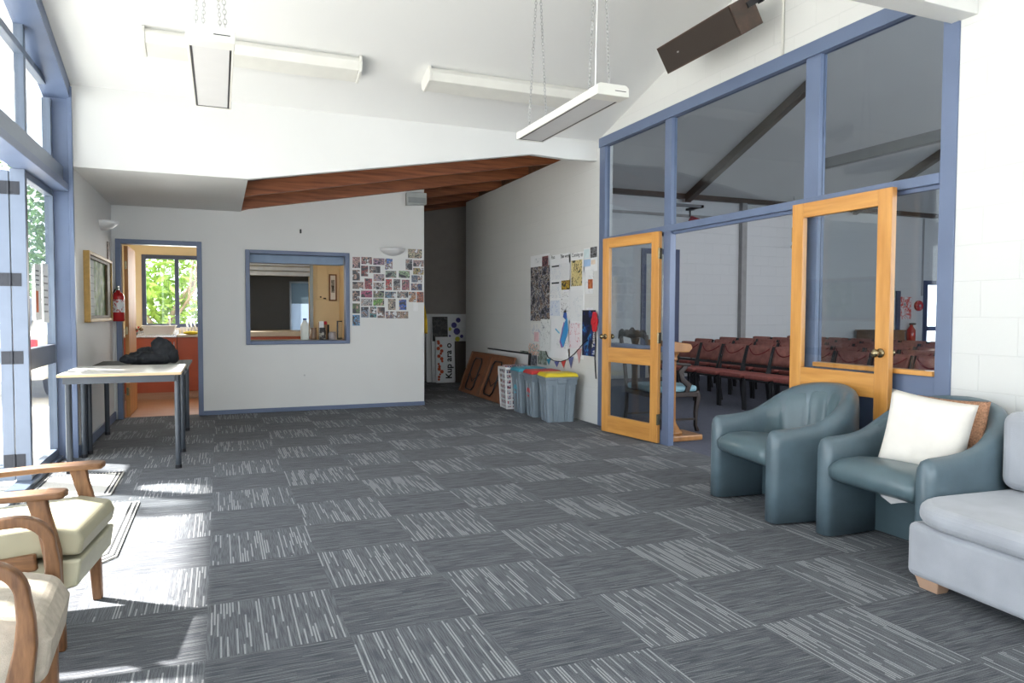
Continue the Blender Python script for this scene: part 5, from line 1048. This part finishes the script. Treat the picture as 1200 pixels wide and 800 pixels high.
# things on the serving shelf
t = thing('milk_bottle', 'two litre plastic milk bottle with a blue cap on the serving shelf', 'bottle', (1.00, YB+0.26, 0.869))
MILK = plain('milky_plastic', (0.70, 0.72, 0.68), 0.3, var=0.03)
mb = MB(); rg = [[mb.bm.verts.new((w_*math.copysign(abs(math.cos(a))**0.5, math.cos(a)), w_*0.9*math.copysign(abs(math.sin(a))**0.5, math.sin(a)), z)) for a in [2*PI*i/20 for i in range(20)]] for w_, z in ((0.045, 0), (0.052, 0.01), (0.052, 0.16), (0.045, 0.20), (0.022, 0.235), (0.02, 0.25))]
for A, Bq in zip(rg, rg[1:]):
    for k in range(20): mb.bm.faces.new((A[k], A[(k+1) % 20], Bq[(k+1) % 20], Bq[k]))
mb.bm.faces.new(rg[0][::-1]); mb.bm.faces.new(rg[-1]); mb.build('body', MILK, t, smooth=True)
MB().cyl((0, 0, 0.25), (0, 0, 0.272), 0.023, n=18).build('cap', plain('navy_cap', (0.02, 0.05, 0.25), 0.4), t)
def jar(label, x, y, r, h, bodym, lidm, nm='jar'):
    t = thing(nm, label, 'jar', (x, y, 0.869)); MB().lathe([(0, 0), (r*0.95, 0), (r, 0.01), (r, h*0.78), (r*0.85, h*0.86), (r*0.85, h*0.88), (0, h*0.88)], n=20).build('body', bodym, t, smooth=True); MB().cyl((0, 0, h*0.88), (0, 0, h), r*0.9, n=20).build('lid', lidm, t); return t
jar('dark coffee jar with a pale label on the serving shelf', 1.215, YB+0.24, 0.043, 0.155, picture('coffee_label', [(0.02, 0.015, 0.015), (0.03, 0.02, 0.02), (0.35, 0.33, 0.28), (0.04, 0.03, 0.03)], 41, 20), BLACKM, 'coffee_jar')
jar('short glass jar with grey lid right of the coffee jar', 1.345, YB+0.27, 0.052, 0.10, plain('pinkish_grey_contents', (0.42, 0.37, 0.37), 0.25, var=0.2, nscale=30), plain('grey_lid', (0.3, 0.28, 0.28), 0.4))
jar('small round jar tucked behind the coffee jar', 1.12, YB+0.38, 0.042, 0.15, plain('brown_contents', (0.3, 0.2, 0.14), 0.3), plain('brown_lid', (0.25, 0.15, 0.1), 0.4))
t = thing('tea_box', 'upright cardboard tea box with a white and red card behind the coffee jar', 'box', (1.235, YB+0.36, 0.869), 0.25)
B(-0.05, -0.03, 0, 0.05, 0.03, 0.225).build('body', plain('brown_carton', (0.30, 0.16, 0.08), 0.7), t, bevel=0.002); B(-0.06, -0.036, 0.15, 0.0, -0.031, 0.235).build('white_card', PAPER, t); B(0.005, -0.034, 0.19, 0.04, -0.031, 0.235).build('red_flap', REDX, t)
B(0.051, -0.03, 0, 0.075, 0.03, 0.19).build('dark_side_box', BLACKC, t)
t = thing('picture_frame', 'small dark framed mirror leaning at the right end of the serving shelf', 'frame', (1.455, YB+0.36, 0.869), 0.9)
B(-0.06, 0, 0, 0.06, 0.015, 0.24).build('frame', CHAR, t, bevel=0.003); B(-0.048, -0.002, 0.02, 0.048, 0, 0.225).build('face', STEEL, t)
# cupboard door and picture on the kitchen wall
t = thing('meter_cupboard', 'flat cream cupboard door with dark latch on the kitchen end wall', 'cupboard', (1.42, yk-0.02, 1.42))
B(0, 0, 0, 0.16, 0.02, 0.62).build('door', CREAMW2, t, bevel=0.004); MB().cyl((0.05, -0.02, 0.04), (0.05, 0, 0.04), 0.012).cyl((0.09, -0.02, 0.02), (0.13, -0.02, 0.015), 0.010).build('latch', BLACKM, t)
t = thing('framed_panel', 'narrow framed picture hanging on the cream kitchen end wall', 'picture', (1.60, yk-0.02, 1.40))
for b in ((0, 0, 0.02, 0.42), (0.10, 0, 0.12, 0.42), (0.02, 0, 0.10, 0.02), (0.02, 0.40, 0.10, 0.42)): B(b[0], 0, b[1], b[2], 0.02, b[3]).build('frame', OAK, t)
B(0.02, 0.006, 0.02, 0.10, 0.012, 0.40).build('mount', PAPER, t); B(0.035, 0.004, 0.13, 0.085, 0.006, 0.33).build('print', picture('grey_figure_print', [(0.05, 0.05, 0.05), (0.3, 0.3, 0.3), (0.1, 0.1, 0.1)], 44, 20), t)
# ---------------------------------------------------------------- hall extras
t = thing('fire_extinguisher', 'red fire extinguisher on the far hall wall beside the exit door', 'fire extinguisher', (14.42, yh-0.10, 0.45)); MB().lathe([(0, 0), (0.09, 0), (0.09, 0.42), (0.04, 0.5), (0.03, 0.54), (0, 0.54)], n=16).build('cylinder', REDX, t, smooth=True); MB().box(-0.02, -0.1, 0.54, 0.02, 0.04, 0.58).build('handle', BLACKM, t)
o = B(14.18, yh-0.01, 1.12, 14.52, yh, 1.62).build('safety_sign', picture('red_white_sign', [(0.7, 0.7, 0.7), (0.6, 0.04, 0.04), (0.7, 0.7, 0.7), (0.05, 0.05, 0.05)], 50, 10)); tag(o, 'red and white safety sign above the hall extinguisher', 'sign')
t = thing('alarm_bell', 'round red alarm bell on the far hall wall', 'alarm', (14.72, yh, 1.42)); MB().cyl((0, -0.07, 0), (0, 0, 0), 0.12, n=20).build('gong', REDX, t, bevel=0.02); MB().cyl((0, -0.075, 0), (0, -0.07, 0), 0.03).build('cap', CHROME, t)
tag(B(13.70, yh-0.01, 1.55, 14.0, yh, 1.82).build('notice', picture('green_notice', [(0.65, 0.68, 0.65), (0.2, 0.4, 0.25), (0.65, 0.68, 0.65)], 51, 10)), 'small green and white notice on the far hall wall', 'notice')
tag(B(14.02, yh-0.06, 0, 14.12, yh, 1.75).build('standing_post', db, bevel=0.01), 'dark blue upright post against the far hall wall', 'post')
tag(B(14.83, yh-0.02, 1.65, 14.87, yh, 3.4).build('conduit', plain('mid_grey_trim', (0.3, 0.3, 0.3), 0.6)), 'grey conduit running down the far hall wall', 'conduit')
t = thing('side_cabinet', 'low brown cabinet against the far hall wall behind the chairs', 'cabinet', (12.75, 10.85, 0)); PW = wood('brown_piano', (0.14, 0.07, 0.035), (0.24, 0.13, 0.07), (3, 3, 8))
B(0, 0.05, 0.04, 0.85, 0.55, 0.86).build('case', PW, t, bevel=0.01); B(-0.02, 0.03, 0.86, 0.87, 0.57, 0.89).build('top', PW, t, bevel=0.006)
for x in (0.02, 0.43): B(x, 0.03, 0.08, x+0.40, 0.049, 0.83).build('door', PW, t, bevel=0.004)
for x in (0.03, 0.77): B(x, 0.08, 0, x+0.05, 0.13, 0.04).build('foot', PW, t)
tag(MB().cyl((10.75, yh-0.3, 3.585), (10.75, yh-0.3, 2.62), 0.012).ball((10.75, yh-0.3, 2.58), 0.05, 10).build('hanging_microphone', plain('mid_grey_trim', (0.3, 0.3, 0.3), 0.6), smooth=True), 'grey microphone rod hanging by the far hall wall', 'microphone')
t = thing('spotlight', 'small red spotlight on a black arm beside the partition post inside the hall', 'spotlight', (4.20, 5.72, 2.13), 0); MB().box(-0.34, -0.17, 0.085, 0.03, -0.14, 0.11).box(0.0, -0.17, 0.085, 0.03, 0.03, 0.11).build('arm', BLACKM, t); MB().cyl((0, 0, 0), (0.05, -0.05, -0.04), 0.035, 0.045).build('lamp_head', plain('dark_red_enamel', (0.16, 0.01, 0.02), 0.4), t); MB().cyl((0, 0, 0.02), (0.0, 0, 0.08), 0.008).box(-0.03, -0.03, 0.08, 0.03, 0.03, 0.10).build('stem', BLACKM, t)
# ---------------------------------------------------------------- outside: trees, cars, posters
LEAF = plain('bright_green_leaf', (0.22, 0.36, 0.055), 0.5, var=0.4, nscale=2); LEAFD = plain('mid_green_leaf', (0.10, 0.20, 0.05), 0.5, var=0.5, nscale=2); BARK = plain('grey_brown_bark', (0.24, 0.19, 0.13), 0.85, var=0.25, nscale=10)
def tree(label, base, trunk, radii, centre, n, size, leaf, seed, long=1.0):
    rnd = random.Random(seed); t = thing('tree', label, 'tree', base)
    mb = MB(); 
    for pts, r in trunk: mb.tube(pts, [r*(1-0.6*i/(len(pts)-1)) for i in range(len(pts))], 8)
    mb.build('trunk', BARK, t, smooth=True); mb = MB()
    for i in range(n):
        while True:
            u = Vector((rnd.uniform(-1, 1), rnd.uniform(-1, 1), rnd.uniform(-1, 1)))
            if u.length < 1: break
        c = Vector((u.x*radii[0], u.y*radii[1], u.z*radii[2])) + Vector(centre)
        d = Vector((rnd.gauss(0, 1), rnd.gauss(0, 1), rnd.gauss(-0.4, 0.7))).normalized(); e = d.orthogonal().normalized(); e.rotate(Matrix.Rotation(rnd.uniform(0, 6.28), 3, d)); s_ = size*rnd.uniform(0.6, 1.3)
        mb.poly([c, c+d*s_*0.5*long+e*s_*0.22, c+d*s_*long+d.cross(e)*s_*0.08, c+d*s_*0.5*long-e*s_*0.22], [(0, 1, 2, 3)])
    o = mb.build('foliage', leaf, t); return t
tree('leafy green tree with pale bent branches outside the kitchen window', (-1.0, 13.5, -0.1), [([(0, 0, 0), (0.1, 0, 0.9), (0.3, 0, 1.4), (0.7, 0.1, 2.0)], 0.07), ([(0.1, 0, 0.8), (-0.3, 0, 1.5), (-0.6, 0, 2.4)], 0.05), ([(0.5, 0, 1.4), (0.5, 0, 1.5), (0.6, 0, 2.3)], 0.035), ([(0.3, -0.1, 1.2), (0.6, 0, 1.7), (0.7, 0, 2.6)], 0.03)], (0.78, 0.8, 1.25), (0.0, 0.55, 1.5), 1800, 0.17, LEAF, 1, 1.2)
tree('mid green tree beyond the car park, nearest the glazing', (-3.6, 21.5, -0.1), [([(0, 0, 0), (0.1, 0, 1.5), (0, 0, 3)], 0.12)], (1.5, 1.5, 1.9), (0, 0, 3.0), 2600, 0.22, LEAFD, 2)
tree('tall mid green tree behind the parked cars', (-7.2, 24.0, -0.1), [([(0, 0, 0), (0.1, 0, 2), (0, 0, 4)], 0.16)], (2.4, 2.0, 2.8), (0, 0, 4.0), 3200, 0.28, LEAFD, 3)
tree('green garden tree seen past the folded glass doors', (-9.5, 15.5, -0.1), [([(0, 0, 0), (0.1, 0, 1.2), (0, 0, 2.4)], 0.1)], (1.5, 1.4, 1.5), (0, 0, 2.6), 2200, 0.2, LEAFD, 4)
def car(label, loc, rz, paint, nm='car'):
    t = thing(nm, label, 'car', loc, rz); G = plain('dark_car_glass', (0.03, 0.035, 0.04), 0.08, var=0.0)
    body = [(0, 0.32), (0.02, 0.62), (0.10, 0.78), (1.15, 0.92), (1.95, 1.38), (3.15, 1.42), (3.95, 0.98), (4.25, 0.92), (4.3, 0.55), (4.25, 0.30)]
    mb = MB(); secs = [(-0.82, 0.82, 0.93), (-0.86, 1.0, 1.0), (0.86, 1.0, 1.0), (0.82, 0.82, 0.93)]; rg = []
    for y, s, zz in ((-0.80, 0.96, 0.96), (-0.87, 1.0, 0.90), (-0.72, 0.995, 1.0), (0.72, 0.995, 1.0), (0.87, 1.0, 0.90), (0.80, 0.96, 0.96)):
        rg.append([mb.bm.verts.new((2.15+(x-2.15)*s, y*(1 if z < 1.0 else 0.86), z if z < 0.93 else 0.93+(z-0.93)*(1 if abs(y) < 0.75 else 0.9))) for x, z in body])
    rg = rg[1:5]
    for A, Bq in zip(rg, rg[1:]):
        for k in range(len(body)): mb.bm.faces.new((A[k], A[(k+1) % len(body)], Bq[(k+1) % len(body)], Bq[k]))
    mb.bm.faces.new(rg[0]); mb.bm.faces.new(rg[-1][::-1]); mb.build('body', paint, t, bevel=0.05, seg=3)
    for s in (-1, 1): MB().prism([(1.32, 0.96), (2.0, 1.33), (3.1, 1.36), (3.75, 0.98)], 'Y', s*0.78, s*0.83).build('side_window', G, t)
    MB().prism([(1.18, 0.95), (1.93, 1.37), (1.90, 1.39), (1.15, 0.96)], 'Y', -0.62, 0.62).build('windscreen', G, t); MB().prism([(3.17, 1.41), (3.94, 1.0), (3.97, 1.02), (3.2, 1.43)], 'Y', -0.62, 0.62).build('rear_window', G, t)
    for x in (0.85, 3.4):
        for s in (-1, 1):
            w_ = MB().cyl((x, s*0.70, 0.31), (x, s*0.89, 0.31), 0.31, n=24).build('wheel', BLACKM, t, bevel=0.02); MB().cyl((x, s*0.885, 0.31), (x, s*0.90, 0.31), 0.18, n=20).build('wheel_hub', CHROME, t)
    for s in (-1, 1): B(4.22, s*0.66-0.14, 0.66, 4.31, s*0.66+0.14, 0.86).build('tail_light', plain('tail_light_red', (0.5, 0.02, 0.03), 0.2), t, bevel=0.02); B(-0.01, s*0.6-0.16, 0.60, 0.06, s*0.6+0.16, 0.74).build('head_light', WPL2, t, bevel=0.02)
    return t
car('white car with a red tail light parked beyond the glass sidelight', (-2.85, 15.6, -0.02), math.radians(-93), plain('white_car_paint', (0.75, 0.75, 0.76), 0.25, coat=0.5, var=0.0))
car('dark blue car parked further left outside', (-6.2, 13.6, -0.02), math.radians(-100), plain('blue_car_paint', (0.05, 0.10, 0.25), 0.25, coat=0.5, var=0.0))
t = thing('glass_poster', 'white paper notice with an orange block taped inside the sidelight', 'notice', (XG+0.008, 6.22, 1.15)); B(0, 0, 0, 0.002, 0.20, 0.42).build('sheet', PAPER, t); B(0.002, 0.02, 0.06, 0.003, 0.09, 0.22).build('orange_block', plain('orange_print_ink', (0.6, 0.16, 0.06), 0.6), t)
for i in range(4): B(0.002, 0.02, 0.26+0.035*i, 0.003, 0.12, 0.27+0.035*i).build('text_line', CHAR, t)
t = thing('glass_poster', 'white paper sheet taped beside the orange-block notice on the sidelight', 'notice', (XG+0.008, 6.47, 1.13)); B(0, 0, 0, 0.002, 0.19, 0.46).build('sheet', PAPER, t)
for i in range(6): B(0.002, 0.03, 0.08+0.055*i, 0.003, 0.16, 0.092+0.055*i).build('text_line', plain('mid_grey_trim', (0.3, 0.3, 0.3), 0.6), t)
for i, y in enumerate((7.3, 3.9, 0.6)):
    t = thing('verandah_post', 'grey verandah post outside the glazing, %s from the far end' % ordn[i], 'post', (-2.5, y, -0.02)); B(-0.05, -0.05, 0, 0.05, 0.05, 3.28).build('shaft', plain('mid_grey_post', (0.25, 0.26, 0.28), 0.5), t, bevel=0.005); B(-0.07, -0.07, 0, 0.07, 0.07, 0.05).build('shoe', CHROME, t)
